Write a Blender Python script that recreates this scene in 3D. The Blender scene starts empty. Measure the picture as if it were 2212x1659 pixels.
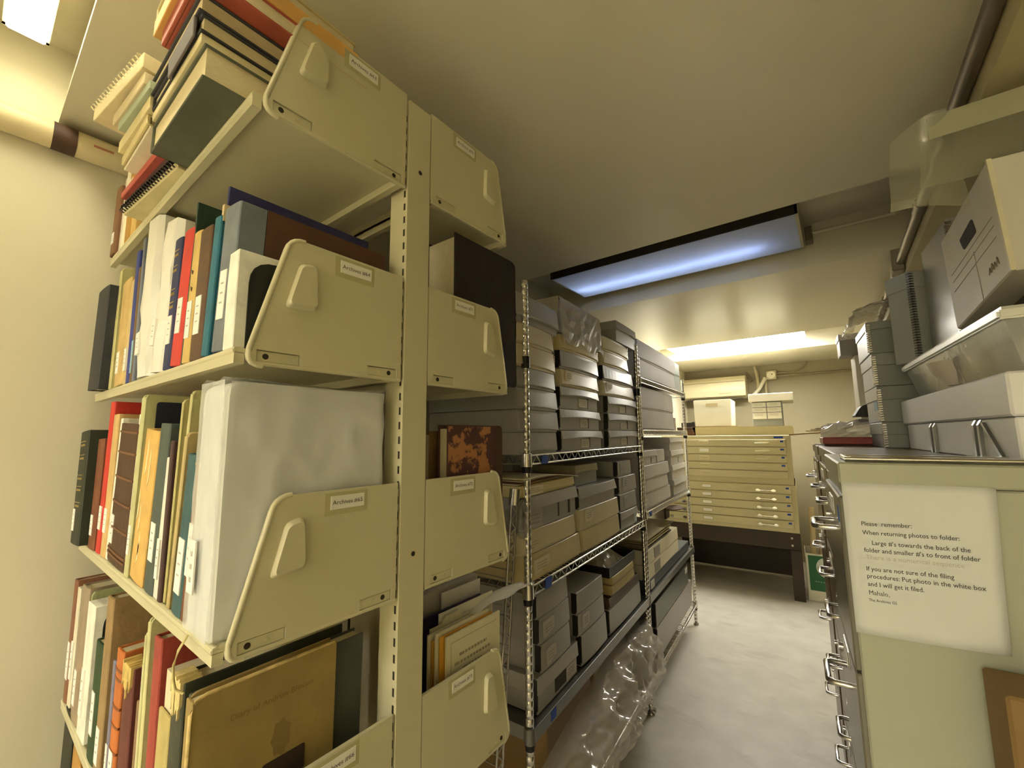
import bpy, bmesh, math, random
from mathutils import Vector, Matrix
random.seed(7)
SC = bpy.context.scene
COL = SC.collection
PI = math.pi

# ---------------------------------------------------------------- camera, world, exposure
cam_d = bpy.data.cameras.new('camera')
cam_d.sensor_width = 36.0
cam_d.lens = 36.0 * 910.3 / 2212.0
cam_d.clip_start = 0.02
cam = bpy.data.objects.new('camera', cam_d)
COL.objects.link(cam)
def cam_matrix(yaw, pitch, roll, loc):
    f = Vector((-math.sin(yaw)*math.cos(pitch), math.cos(yaw)*math.cos(pitch), math.sin(pitch)))
    r = Vector((math.cos(yaw), math.sin(yaw), 0)); u = r.cross(f)
    r2 = r*math.cos(roll) + u*math.sin(roll); u2 = u*math.cos(roll) - r*math.sin(roll)
    m = Matrix((r2, u2, -f)).transposed().to_4x4(); m.translation = loc
    return m
cam.matrix_world = cam_matrix(math.radians(37.463), math.radians(7.002), math.radians(-0.516), Vector((0, 0, 1.46)))
SC.camera = cam
world = bpy.data.worlds.new('world'); SC.world = world
world.use_nodes = True
world.node_tree.nodes['Background'].inputs[0].default_value = (1.0, 0.93, 0.8, 1)
world.node_tree.nodes['Background'].inputs[1].default_value = 0.05
SC.view_settings.view_transform = 'Standard'
SC.view_settings.look = 'None'
SC.view_settings.gamma = 1.0
SC.view_settings.use_curve_mapping = False
SC.view_settings.exposure = 1.1
LAMP_NEAR = 10.5      # strengths of the three ceiling lamps and the added rear fill
LAMP_FAR = 24.0
LAMP_DIM = 15.0
FILL_REAR = 40.0

# ---------------------------------------------------------------- helpers
def lin(c):
    c = c/255.0
    return c/12.92 if c <= 0.04045 else ((c+0.055)/1.055)**2.4
def rgb(c): return (lin(c[0]), lin(c[1]), lin(c[2]), 1.0)
MATS = {}
def mat(c, rough=0.6, metal=0.0, var=0.10, scale=9.0, bump=0.0, bscale=60.0, spec=0.5, stretch=None, name=None):
    """painted / paper / cloth surface: base colour with a little procedural mottling"""
    key = (tuple(c), rough, metal, var, scale, bump, bscale, spec, stretch)
    if key in MATS: return MATS[key]
    m = bpy.data.materials.new(name or 'surface'); m.use_nodes = True
    nt = m.node_tree; b = nt.nodes['Principled BSDF']
    b.inputs['Roughness'].default_value = rough
    b.inputs['Metallic'].default_value = metal
    b.inputs['Specular IOR Level'].default_value = spec
    tc = nt.nodes.new('ShaderNodeTexCoord')
    src = tc.outputs['Object']
    if stretch:
        mp = nt.nodes.new('ShaderNodeMapping'); mp.inputs['Scale'].default_value = stretch
        nt.links.new(src, mp.inputs['Vector']); src = mp.outputs['Vector']
    if var:
        n = nt.nodes.new('ShaderNodeTexNoise'); n.inputs['Scale'].default_value = scale; n.inputs['Detail'].default_value = 5
        nt.links.new(src, n.inputs['Vector'])
        cr = nt.nodes.new('ShaderNodeValToRGB')
        a = rgb(c)
        cr.color_ramp.elements[0].position = 0.3; cr.color_ramp.elements[1].position = 0.7
        cr.color_ramp.elements[0].color = tuple(x*(1-var) for x in a[:3])+(1,)
        cr.color_ramp.elements[1].color = tuple(min(1, x*(1+var)) for x in a[:3])+(1,)
        nt.links.new(n.outputs['Fac'], cr.inputs['Fac']); nt.links.new(cr.outputs['Color'], b.inputs['Base Color'])
    else:
        b.inputs['Base Color'].default_value = rgb(c)
    if bump:
        n2 = nt.nodes.new('ShaderNodeTexNoise'); n2.inputs['Scale'].default_value = bscale; n2.inputs['Detail'].default_value = 4
        nt.links.new(src, n2.inputs['Vector'])
        bp = nt.nodes.new('ShaderNodeBump'); bp.inputs['Strength'].default_value = bump; bp.inputs['Distance'].default_value = 0.01
        nt.links.new(n2.outputs['Fac'], bp.inputs['Height']); nt.links.new(bp.outputs['Normal'], b.inputs['Normal'])
    MATS[key] = m
    return m
def emis(c, strength):
    m = bpy.data.materials.new('lamp_glow'); m.use_nodes = True; nt = m.node_tree
    nt.nodes.clear(); e = nt.nodes.new('ShaderNodeEmission'); o = nt.nodes.new('ShaderNodeOutputMaterial')
    e.inputs[0].default_value = rgb(c); e.inputs[1].default_value = strength
    nt.links.new(e.outputs[0], o.inputs[0]); return m
def film(c, clear=0.6, rough=0.12, bump=0.0, bscale=25.0, gloss=0.35):
    """thin plastic film: partly clear, partly milky, with a glossy sheen"""
    m = bpy.data.materials.new('plastic_film'); m.use_nodes = True; nt = m.node_tree
    b = nt.nodes['Principled BSDF']; b.inputs['Base Color'].default_value = rgb(c); b.inputs['Roughness'].default_value = rough
    b.inputs['Specular IOR Level'].default_value = gloss*2
    t = nt.nodes.new('ShaderNodeBsdfTransparent'); mx = nt.nodes.new('ShaderNodeMixShader'); mx.inputs[0].default_value = clear
    nt.links.new(b.outputs[0], mx.inputs[1]); nt.links.new(t.outputs[0], mx.inputs[2])
    nt.links.new(mx.outputs[0], nt.nodes['Material Output'].inputs[0])
    if bump:
        n2 = nt.nodes.new('ShaderNodeTexNoise'); n2.inputs['Scale'].default_value = bscale; n2.inputs['Detail'].default_value = 3
        tc = nt.nodes.new('ShaderNodeTexCoord'); nt.links.new(tc.outputs['Object'], n2.inputs['Vector'])
        bp = nt.nodes.new('ShaderNodeBump'); bp.inputs['Strength'].default_value = bump; bp.inputs['Distance'].default_value = 0.03
        nt.links.new(n2.outputs['Fac'], bp.inputs['Height']); nt.links.new(bp.outputs['Normal'], b.inputs['Normal'])
    return m

class MB:
    """collects shapes and links them as ONE mesh object"""
    def __init__(s): s.v = []; s.f = []; s.m = []; s.sm = []
    def add(s, verts, faces, mi=0, smooth=False):
        o = len(s.v); s.v += [tuple(p) for p in verts]
        for f in faces: s.f.append(tuple(i+o for i in f)); s.m.append(mi); s.sm.append(smooth)
    def box(s, x0, x1, y0, y1, z0, z1, mi=0):
        s.add([(x0,y0,z0),(x1,y0,z0),(x1,y1,z0),(x0,y1,z0),(x0,y0,z1),(x1,y0,z1),(x1,y1,z1),(x0,y1,z1)],
              [(0,3,2,1),(4,5,6,7),(0,1,5,4),(1,2,6,5),(2,3,7,6),(3,0,4,7)], mi); return s
    def prism(s, poly, axis, a, b, mi=0):
        """2D outline pushed along an axis ('x': poly=(y,z), 'y': poly=(x,z), 'z': poly=(x,y))"""
        ar = sum(poly[i][0]*poly[(i+1)%len(poly)][1]-poly[(i+1)%len(poly)][0]*poly[i][1] for i in range(len(poly)))
        if (ar < 0) != (axis == 'y'): poly = poly[::-1]
        def P(p, t): return (t,p[0],p[1]) if axis == 'x' else ((p[0],t,p[1]) if axis == 'y' else (p[0],p[1],t))
        n = len(poly); lo, hi = min(a,b), max(a,b)
        s.add([P(p,lo) for p in poly]+[P(p,hi) for p in poly],
              [tuple(range(n-1,-1,-1)), tuple(range(n,2*n))]+[(i,(i+1)%n,(i+1)%n+n,i+n) for i in range(n)], mi); return s
    def tube(s, pts, r, n=8, mi=0, radii=None, closed=False):
        pts = [Vector(p) for p in pts]; k = len(pts); rings = []
        up = Vector((0.13,0.21,0.97))
        for i, p in enumerate(pts):
            if closed: d = (pts[(i+1)%k]-pts[i-1]).normalized()
            else: d = (pts[min(i+1,k-1)]-pts[max(i-1,0)]).normalized()
            a = d.cross(up)
            if a.length < 1e-3: a = d.cross(Vector((1,0,0)))
            a.normalize(); b = d.cross(a); up = b if False else up
            rr = radii[i] if radii else r
            rings.append([p+(a*math.cos(2*PI*j/n)+b*math.sin(2*PI*j/n))*rr for j in range(n)])
        vs = [v for R in rings for v in R]; fs = []
        for i in range(k if closed else k-1):
            for j in range(n):
                i2 = (i+1)%k
                fs.append((i*n+j, i*n+(j+1)%n, i2*n+(j+1)%n, i2*n+j))
        if not closed:
            s.add(rings[0], [tuple(range(n-1,-1,-1))], mi); s.add(rings[-1], [tuple(range(n))], mi)
        s.add(vs, fs, mi, True); return s
    def grid(s, fn, nu, nv, mi=0, smooth=True):
        vs = [fn(i/nu, j/nv) for i in range(nu+1) for j in range(nv+1)]
        s.add(vs, [(i*(nv+1)+j,(i+1)*(nv+1)+j,(i+1)*(nv+1)+j+1,i*(nv+1)+j+1) for i in range(nu) for j in range(nv)], mi, smooth); return s
    def boolean(s, other):
        """cut the shapes of another collector out of this one"""
        obs = []
        for q in (s, other):
            me = bpy.data.meshes.new('cut'); me.from_pydata(q.v, [], q.f); o = bpy.data.objects.new('cut', me); COL.objects.link(o); obs.append(o)
        md = obs[0].modifiers.new('cut','BOOLEAN'); md.operation = 'DIFFERENCE'; md.object = obs[1]; md.solver = 'EXACT'
        bpy.context.view_layer.update()
        me = bpy.data.meshes.new_from_object(obs[0].evaluated_get(bpy.context.evaluated_depsgraph_get()))
        s.v = [tuple(v.co) for v in me.vertices]; s.f = [tuple(p.vertices) for p in me.polygons]; s.m = [0]*len(s.f); s.sm = [False]*len(s.f)
        for o in obs: d = o.data; bpy.data.objects.remove(o); bpy.data.meshes.remove(d)
        bpy.data.meshes.remove(me); return s
    def text(s, body, size, place, mi=0, align='LEFT', spacing=1.0, bold=0.0):
        cu = bpy.data.curves.new('lettering','FONT'); cu.body = body; cu.size = size; cu.align_x = align; cu.space_line = spacing
        cu.offset = bold; cu.resolution_u = 2
        ob = bpy.data.objects.new('lettering', cu); COL.objects.link(ob)
        dg = bpy.context.evaluated_depsgraph_get()
        me = bpy.data.meshes.new_from_object(ob.evaluated_get(dg))
        s.add([place(v.co.x, v.co.y) for v in me.vertices], [tuple(p.vertices) for p in me.polygons], mi)
        bpy.data.objects.remove(ob); bpy.data.curves.remove(cu); bpy.data.meshes.remove(me); return s
    def build(s, name, mats, parent=None, bevel=0.0, seg=1, loc=None, rot=None):
        me = bpy.data.meshes.new(name); me.from_pydata(s.v, [], s.f)
        if not isinstance(mats, (list, tuple)): mats = [mats]
        for m in mats: me.materials.append(m)
        me.polygons.foreach_set('material_index', s.m); me.polygons.foreach_set('use_smooth', s.sm)
        if bevel:
            bm = bmesh.new(); bm.from_mesh(me)
            es = [e for e in bm.edges if len(e.link_faces) == 2 and not (e.link_faces[0].smooth) and e.calc_face_angle(0) > 0.5]
            bmesh.ops.bevel(bm, geom=es, offset=bevel, segments=seg, affect='EDGES', clamp_overlap=True)
            bm.to_mesh(me); bm.free()
        me.update()
        o = bpy.data.objects.new(name, me); COL.objects.link(o)
        if parent: o.parent = parent
        if loc: o.location = loc
        if rot: o.rotation_euler = rot
        return o
def tag(o, label, cat, group=None, kind=None):
    o['label'] = label; o['category'] = cat
    if group: o['group'] = group
    if kind: o['kind'] = kind
    return o
def thing(name, label, cat, loc=(0,0,0), rot=(0,0,0), group=None):
    o = bpy.data.objects.new(name, None); COL.objects.link(o); o.location = loc; o.rotation_euler = rot
    o.empty_display_size = 0.05
    return tag(o, label, cat, group)
def struct(o): o['kind'] = 'structure'; return o
# the wire shelving, the filing cabinets and the flat files stand turned 4.1 degrees to the room
TW = math.radians(4.1); CW, SW = math.cos(TW), math.sin(TW)
def W(s, n, z=0.0): return (n*CW - s*SW, n*SW + s*CW, z)     # s along the aisle, n across it (to the right)
# ---------------------------------------------------------------- room
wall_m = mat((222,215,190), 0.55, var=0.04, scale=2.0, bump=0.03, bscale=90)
ceil_m = mat((216,209,184), 0.30, var=0.05, scale=1.3, bump=0.02, bscale=14)
floor_m = mat((188,183,171), 0.5, var=0.09, scale=7, bump=0.03, bscale=60)
ZC, ZR = 2.30, 2.52
XL, XR, YB, YS = -1.60, 0.80, 6.0, -3.2
def stain(m, c, scale, lo, hi, amt, seed):
    """scuffs and hairline marks with a shape of their own worn into a surface"""
    nt = m.node_tree; b = nt.nodes['Principled BSDF']; src = b.inputs['Base Color'].links[0].from_socket
    tc = nt.nodes.new('ShaderNodeTexCoord'); mp = nt.nodes.new('ShaderNodeMapping'); mp.inputs['Location'].default_value = (seed, seed*2, 0); mp.inputs['Rotation'].default_value = (0,0,.5)
    mp.inputs['Scale'].default_value = (1, 2.2, 1)
    n = nt.nodes.new('ShaderNodeTexNoise'); n.inputs['Scale'].default_value = scale; n.inputs['Detail'].default_value = 8; n.inputs['Roughness'].default_value = .62
    r = nt.nodes.new('ShaderNodeMapRange'); r.inputs[1].default_value = lo; r.inputs[2].default_value = hi; r.inputs[3].default_value = 0; r.inputs[4].default_value = amt
    mx = nt.nodes.new('ShaderNodeMixRGB'); mx.inputs[2].default_value = rgb(c)
    nt.links.new(tc.outputs['Object'], mp.inputs[0]); nt.links.new(mp.outputs[0], n.inputs['Vector']); nt.links.new(n.outputs['Fac'], r.inputs[0])
    nt.links.new(r.outputs[0], mx.inputs[0]); nt.links.new(src, mx.inputs[1]); nt.links.new(mx.outputs[0], b.inputs['Base Color'])
stain(floor_m, (140,132,112), 3.0, .56, .72, .45, 3.1)
stain(floor_m, (206,200,184), 5.0, .60, .74, .4, 7.7)
struct(MB().box(XL-.1, XR+.1, YS-.1, YB+.1, -.1, 0).build('floor', floor_m))
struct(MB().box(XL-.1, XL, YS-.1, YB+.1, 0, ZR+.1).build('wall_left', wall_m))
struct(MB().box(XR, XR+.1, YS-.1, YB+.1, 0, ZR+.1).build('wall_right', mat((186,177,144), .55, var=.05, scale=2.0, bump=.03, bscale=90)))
struct(MB().box(XL, XR, YB, YB+.1, 0, ZR+.1).build('wall_back', mat((146,136,106), .55, var=.06, scale=2.0, bump=.03, bscale=90)))  # shade at this end of the room is put into the darker colour
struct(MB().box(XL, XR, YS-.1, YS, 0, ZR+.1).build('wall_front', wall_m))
cl = MB()
cl.box(XL-.1, XR+.1, YS-.1, YB+.1, ZR, ZR+.1)
for a, b in ((YS, -3.12), (-2.38, -.67), (2.55, 4.20), (5.0, YB)): cl.box(XL, XR, a, b, ZC, ZR)
cl.prism([(.085,ZC),(1.80,ZC),(1.80,ZR),(.1045,ZR)], 'x', XL, XR)
struct(cl.build('ceiling', ceil_m))
# boxed duct along the top of the right wall
sf = MB().box(.30, XR, .25, YB, 2.165, ZC-.001)
struct(sf.build('trim_1', mat((186,174,132), .5, var=.05)))
# conduit on the duct, held by clips
cd = thing('wall_conduit', 'grey metal conduit running along the top of the right wall under the ceiling', 'conduit', (.285, .3, 2.222))
MB().tube([(0,0,0),(0,1.2,0),(0,2.4,0),(0,4.9,0)], .0165, 12).build('pipe', mat((118,108,96), .35, .6), cd)
for y in (.42, 1.62, 2.9): MB().tube([(0,y-.035,0),(0,y+.035,0)], .021, 12).build('coupling', mat((112,102,90), .4, .6), cd)
MB().box(-.03,.014,2.2,2.3,-.04,.06).build('junction_box', mat((150,142,120), .5, .2), cd, .004)
# insulated pipe in the corner of left wall and ceiling
pp = thing('ceiling_pipe', 'thick cream painted pipe along the left wall just under the ceiling', 'pipe', (XL+.037, -1.6, 2.250))
MB().tube([(0,0,0),(0,1.0,0),(0,2.0,0),(0,6.5,0)], .034, 20).build('pipe', mat((214,200,158), .5, var=.08, bump=.1, bscale=12), pp)
MB().tube([(0,1.676,0),(0,1.720,0)], .0355, 20).build('band', mat((70,46,30), .6, var=.4, scale=14), pp)['label'] = 'dark brown tape band'
MB().box(.0335, .0348, 1.75, 1.79, -.006, .0).build('stencil_mark', mat((180,120,96), .6), pp)
# ---------------------------------------------------------------- ceiling lamps
hous = mat((188,180,150), .4, .1)
def lamp(label, x0, x1, y0, y1, zl, glow, dim=False):
    t = thing('ceiling_lamp', label, 'lamp', ((x0+x1)/2, (y0+y1)/2, zl))
    hx, hy, dz = (x1-x0)/2, (y1-y0)/2, ZR-zl
    h = MB(); h.box(-hx-.01, hx+.01, -hy-.006, -hy, 0.0, dz, 1); h.box(-hx-.01, hx+.01, hy, hy+.006, 0.0, dz)
    h.box(-hx-.012, -hx, -hy-.006, hy+.006, 0.0, dz); h.box(hx, hx+.012, -hy-.006, hy+.006, 0.0, dz)
    h.box(-hx, hx, -hy, hy, dz-.012, dz-.004)
    h.build('housing', [hous, mat((38,34,26), .6) if dim else hous], t)  # dim lamp: near side painted dark as the shadow in the recess
    if dim:
        tr = bpy.data.materials.new('milky_lens'); tr.use_nodes = True; nt = tr.node_tree; nt.nodes.clear()
        o = nt.nodes.new('ShaderNodeOutputMaterial'); a = nt.nodes.new('ShaderNodeBsdfTranslucent'); d = nt.nodes.new('ShaderNodeBsdfPrincipled')
        a.inputs[0].default_value = (.70,.72,.78,1); d.inputs['Base Color'].default_value = (.46,.46,.47,1); d.inputs['Roughness'].default_value = .3
        mx = nt.nodes.new('ShaderNodeMixShader'); mx.inputs[0].default_value = .42
        nt.links.new(d.outputs[0], mx.inputs[1]); nt.links.new(a.outputs[0], mx.inputs[2]); nt.links.new(mx.outputs[0], o.inputs[0])
        MB().box(-hx, hx, -hy, hy, -.001, .002).build('diffuser', tr, t)
        e = MB().tube([(-hx+.02, hy*.38, .06), (hx-.16, hy*.38, .06)], .019, 12).build('tube', glow, t)
    else:
        MB().box(-hx, hx, -hy, hy, -.012, .006).build('diffuser', glow, t, .004)
    return t
lamp('overexposed bright ceiling lamp at the top left corner above the books', -1.48, -.26, -.022, .042, 2.44, emis((255,244,204), LAMP_NEAR))
lamp('dim bluish fluorescent ceiling lamp over the wire shelving', -1.28, -.07, 2.08, 2.49, 2.385, emis((184,206,255), LAMP_DIM), True)
lamp('bright white ceiling lamp nearest the back wall', -1.40, -.178, 4.56, 4.92, 2.39, emis((255,251,240), LAMP_FAR))
lamp('added unseen fill lamp in the recess farthest from the back wall', -1.0, .22, -2.95, -2.59, 2.40, emis((255,251,238), FILL_REAR))  # unseen lamp, added as fill for the end panels and cabinet sides
cx_ = thing('recess_conduit', 'thin painted conduit from the end of the dim ceiling lamp to the right wall', 'conduit', (-.05, 2.50, 2.45))
MB().tube([(0,0,0),(.34,0,0)], .008, 8).build('pipe', ceil_m, cx_)
MB().box(0,.03,-.03,.035,-.045,.03).build('fitting', mat((120,112,92), .4, .3), cx_, .003)
# ---------------------------------------------------------------- back wall: air conditioner, pipes, junction box
ac = thing('air_conditioner', 'long cream wall air conditioner on the back wall', 'air conditioner', (-1.25, YB, 1.90))
cream = mat((222,212,176), .35, var=.02)
MB().prism([(-.20,.03),(-.215,.10),(-.20,.22),(-.16,.275),(0,.28),(0,0),(-.12,0)], 'x', -.36, .40).build('casing', cream, ac, .006, 2)
MB().box(-.34,.385,-.2185,-.212,.205,.21).build('panel_seam', mat((170,158,118), .5), ac)
lv = MB()
for i in range(3): lv.box(-.3,.35,-.19+.045*i,-.16+.045*i,-.012,-.004)
lv.build('louvre', mat((60,54,40), .5), ac)
MB().box(.1,.25,-.2165,-.2135,.06,.066).build('badge', mat((186,176,140), .5), ac)
gm = mat((142,130,100), .5, .2)
jb = thing('junction_box', 'round covered electrical junction box high on the back wall', 'junction box', (-.585, YB, 2.165))
MB().box(-.055,.055,-.06,0,-.055,.055).build('box', mat((190,182,150), .5, .2), jb, .008)
MB().tube([(0,-.062,0),(0,-.072,0)], .045, 20).build('cover', mat((226,220,192), .35, .1), jb)
MB().tube([(0.01,-.072,.008),(0.01,-.077,.008)], .008, 8).build('screw', mat((120,110,90), .4, .5), jb)
c1 = thing('bent_conduit', 'bent conduit rising from junction box to the ceiling on back wall', 'conduit', (-.53, YB-.03, 2.185))
MB().tube([(0,0,0),(.16,0,0),(.22,0,.02),(.27,0,.05),(.30,0,.09),(.31,0,.115)], .011, 8).build('pipe', gm, c1)
c2_ = thing('straight_conduit', 'straight conduit running right from the junction box on back wall', 'conduit', (-.53, YB-.03, 2.15))
MB().tube([(0,0,0),(1.3,0,.005)], .011, 8).build('pipe', gm, c2_)
for nm, lb, x in (('left','left one of the two vertical painted pipes below the junction box', -.74), ('r','right one of the two vertical painted pipes, directly below junction box', -.655)):
    p = thing('vertical_pipe', lb, 'pipe', (x, YB-.03, 0), group='vertical pipes on the back wall')
    MB().tube([(0,0,.1),(0,0,1.4),(.005,0,2.08)]+([(.0,0,2.2),(-.02,0,2.295)] if nm=='left' else [(.01,0,2.12)]), .02 if nm=='left' else .014, 10).build('pipe', mat((176,164,126), .5), p)
hs = thing('lineset_hose', 'white wrapped hose leaving the air conditioner toward the wall pipes', 'hose', (-.84, YB-.1, 1.88))
MB().tube([(0,0,.02),(.06,0,.05),(.12,.03,.12),(.16,.05,.2),(.19,.06,.26)], .022, 10).build('hose', mat((212,204,176), .6), hs)
hk = thing('wall_bracket', 'dark bracket clip on back wall right of the air conditioner', 'bracket', (-.84, YB, 2.12))
MB().prism([(-.03,.12),(.0,.1),(.05,.0),(.02,-.02),(-.01,.04)], 'y', -.03, 0).build('clip', mat((112,100,70), .5), hk)
# ---------------------------------------------------------------- steel library bookcase
steel = mat((200,193,158), .38, var=.03, scale=3.0, bump=.015, bscale=120)
dark = mat((40,34,22), .7, var=0)
paper = mat((228,224,210), .7, var=.03)
ink = mat((52,48,42), .7, var=0)
bk = thing('library_bookcase', 'beige double sided steel bookcase with sloped end panels', 'bookcase', (-.6, .495, 0))
def LB(p): return (p[0]+.6, p[1]-.495, p[2])
def brounded(poly, r):
    out = []; n = len(poly)
    for i in range(n):
        p0, p1, p2 = Vector(poly[i-1]), Vector(poly[i]), Vector(poly[(i+1)%n])
        rr = r[i]
        if rr == 0: out.append(tuple(p1)); continue
        a = (p0-p1).normalized()*rr; b = (p2-p1).normalized()*rr
        for k in range(6):
            t = k/5; q = (p1+a)*(1-t)**2 + p1*2*t*(1-t) + (p1+b)*t*t; out.append(tuple(q))
    return out
def post(x0, x1, front):
    m = MB()
    m.prism(brounded([(.468,0),(.522,0),(.522,2.103),(.468,2.103)], [0,0,.004,.004]), 'x', x0, x1)
    for i in range(80):
        z = .05 + i*.0254
        m.box(x1-.010, x1-.004, .4672, .4682, z, z+.014, 1); m.box(x1-.010, x1-.004, .5218, .5228, z, z+.014, 1)
    for z in (.55, 1.259, 1.966): m.tube([(x1-.001,.497,z),(x1+.0006,.497,z)], .0042, 12, 1)
    m.v = [LB(p) for p in m.v]
    return m.build('upright_post', [steel, dark], bk, .0015)
post(-.65, -.6, True); post(-1.56, -1.515, False)
NAMES = {('L',0):'Archives #63',('L',1):'Archives #64',('L',2):'Archives #65',('L',3):'Archives #66',('L',4):'Archives #67',
         ('R',0):'Archives #70',('R',1):'Archives #71',('R',2):'Archives #72',('R',3):'Archives #73',('R',4):'Archives #74'}
ZB = [1.919, 1.556, 1.192, .829, .466]
def end_panel(side, zb, txt, x=-.6, d=1):
    zt = zb+.190; m = MB()
    mir = (lambda y: y) if side == 'L' else (lambda y: .99-y)
    if side == 'L': poly = brounded([(.462,zb),(.216,zb),(.266,zt),(.462,zt)], [0,.022,.02,0])
    else: poly = brounded([(.524,zb),(.766,zb),(.730,zt),(.524,zt)], [0,.022,.02,0])
    slots = ((.229,.286,.241,.263),(.396,.453,.438,.42)) if side == 'L' else ((.538,.592,.550,.574),(.697,.75,.738,.722))
    m.prism(poly, 'x', x-.0062, x)
    ct = MB()
    for a, b, hy, ny in slots: ct.box(x-.0100, x+.01, a, b, zb+.005, zb+.0205)
    m.boolean(ct)
    rim = poly[1:-1] if side == 'L' else poly[1:-1]
    m.tube([(x-.003, q[0], q[1]) for q in rim], .0042, 8)
    m.tube([(x-.002, poly[0][0], zb+.002), (x-.002, rim[0][0], zb+.002)], .003, 6)
    # pressed finger pull
    tz = lambda v: zb + (v-1.556)
    q = [(.261,tz(1.641)),(.308,tz(1.645)),(.303,tz(1.716)),(.279,tz(1.711))] if side == 'L' else [(.681,tz(1.640)),(.722,tz(1.634)),(.704,tz(1.712)),(.684,tz(1.712))]
    c = Vector((sum(p[0] for p in q)/4, sum(p[1] for p in q)/4))
    q = brounded(q, [.009]*4)
    vs = []
    for k, (e, h) in enumerate(((1.0,0.0),(.90,.0062),(.85,.0080))):
        for p in q: pv = c+(Vector(p)-c)*e; vs.append((x+h, pv.x, pv.y))
    n = len(q); fs = []
    for k in range(2):
        for i in range(n): fs.append((k*n+i, k*n+(i+1)%n, (k+1)*n+(i+1)%n, (k+1)*n+i))
    m.add(vs, fs, 0, True); m.add(vs[2*n:], [tuple(range(n))])
    # screw holes inside the fixing slots along the foot of the panel
    for a, b, hy, ny in slots:
        m.box(x-.0060, x-.0018, a+.0008, b-.0010, zb+.0056, zb+.0192)
        m.tube([(x-.0025,hy,zb+.0125),(x-.0015,hy,zb+.0125)], .0040, 12, 1)
        m.tube([(x-.0025,ny,zb+.0125),(x-.0003,ny,zb+.0125)], .0022, 8)
    m.v = [LB(p) for p in m.v]
    o = m.build('end_panel', [steel, dark], bk)
    # label in a clear sleeve
    ya, yb = (.342,.397) if side == 'L' else (.594,.650)
    lm = MB(); lm.box(x+.0003, x+.0012, ya, yb, zb+.162, zb+.1815)
    lm.text(txt, .0092, lambda u, v: (x+.0014, (ya+yb)/2+u, zb+.169+v), 1, 'CENTER')
    lm.v = [LB(p) for p in lm.v]; lm.build('shelf_label', [paper, ink], o)
    sl = MB().box(x+.0001, x+.0003, ya-.009, yb+.006, zb+.154, zb+.1865); sl.v = [LB(p) for p in sl.v]
    sl.build('label_sleeve', mat((184,176,134), .18, var=0), o)
def shelf(side, zb):
    m = MB()
    if side == 'L':
        y0, y1 = .205, .458
        m.box(-1.513, -.606, y0, y1, zb+.014, zb+.0205); m.box(-1.513, -.606, y0, y0+.012, zb, zb+.0145); m.box(-1.513, -.606, y1-.012, y1, zb, zb+.034)
        m.tube([(-1.512,y0+.004,zb+.0165),(-.607,y0+.004,zb+.0165)], .0055, 8)
    else:
        y0, y1 = .532, .772
        m.box(-1.513, -.606, y0, y1, zb+.014, zb+.0205); m.box(-1.513, -.606, y1-.012, y1, zb, zb+.0145); m.box(-1.513, -.606, y0, y0+.012, zb, zb+.034)
    m.v = [LB(p) for p in m.v]; m.build('shelf', steel, bk)
for i, zb in enumerate(ZB):
    for sd in 'LR':
        shelf(sd, zb); end_panel(sd, zb, NAMES[(sd,i)])
        # far end bracket
        fm = MB()
        if sd == 'L': fm.prism([(.466,zb),(.225,zb),(.27,zb+.19),(.466,zb+.19)], 'x', -1.519, -1.515)
        else: fm.prism([(.524,zb),(.76,zb),(.73,zb+.19),(.524,zb+.19)], 'x', -1.519, -1.515)
        if i in (0,) and sd == 'L': continue
        if sd == 'R': fm.v = [LB(p) for p in fm.v]; fm.build('end_bracket', steel, bk)
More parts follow.
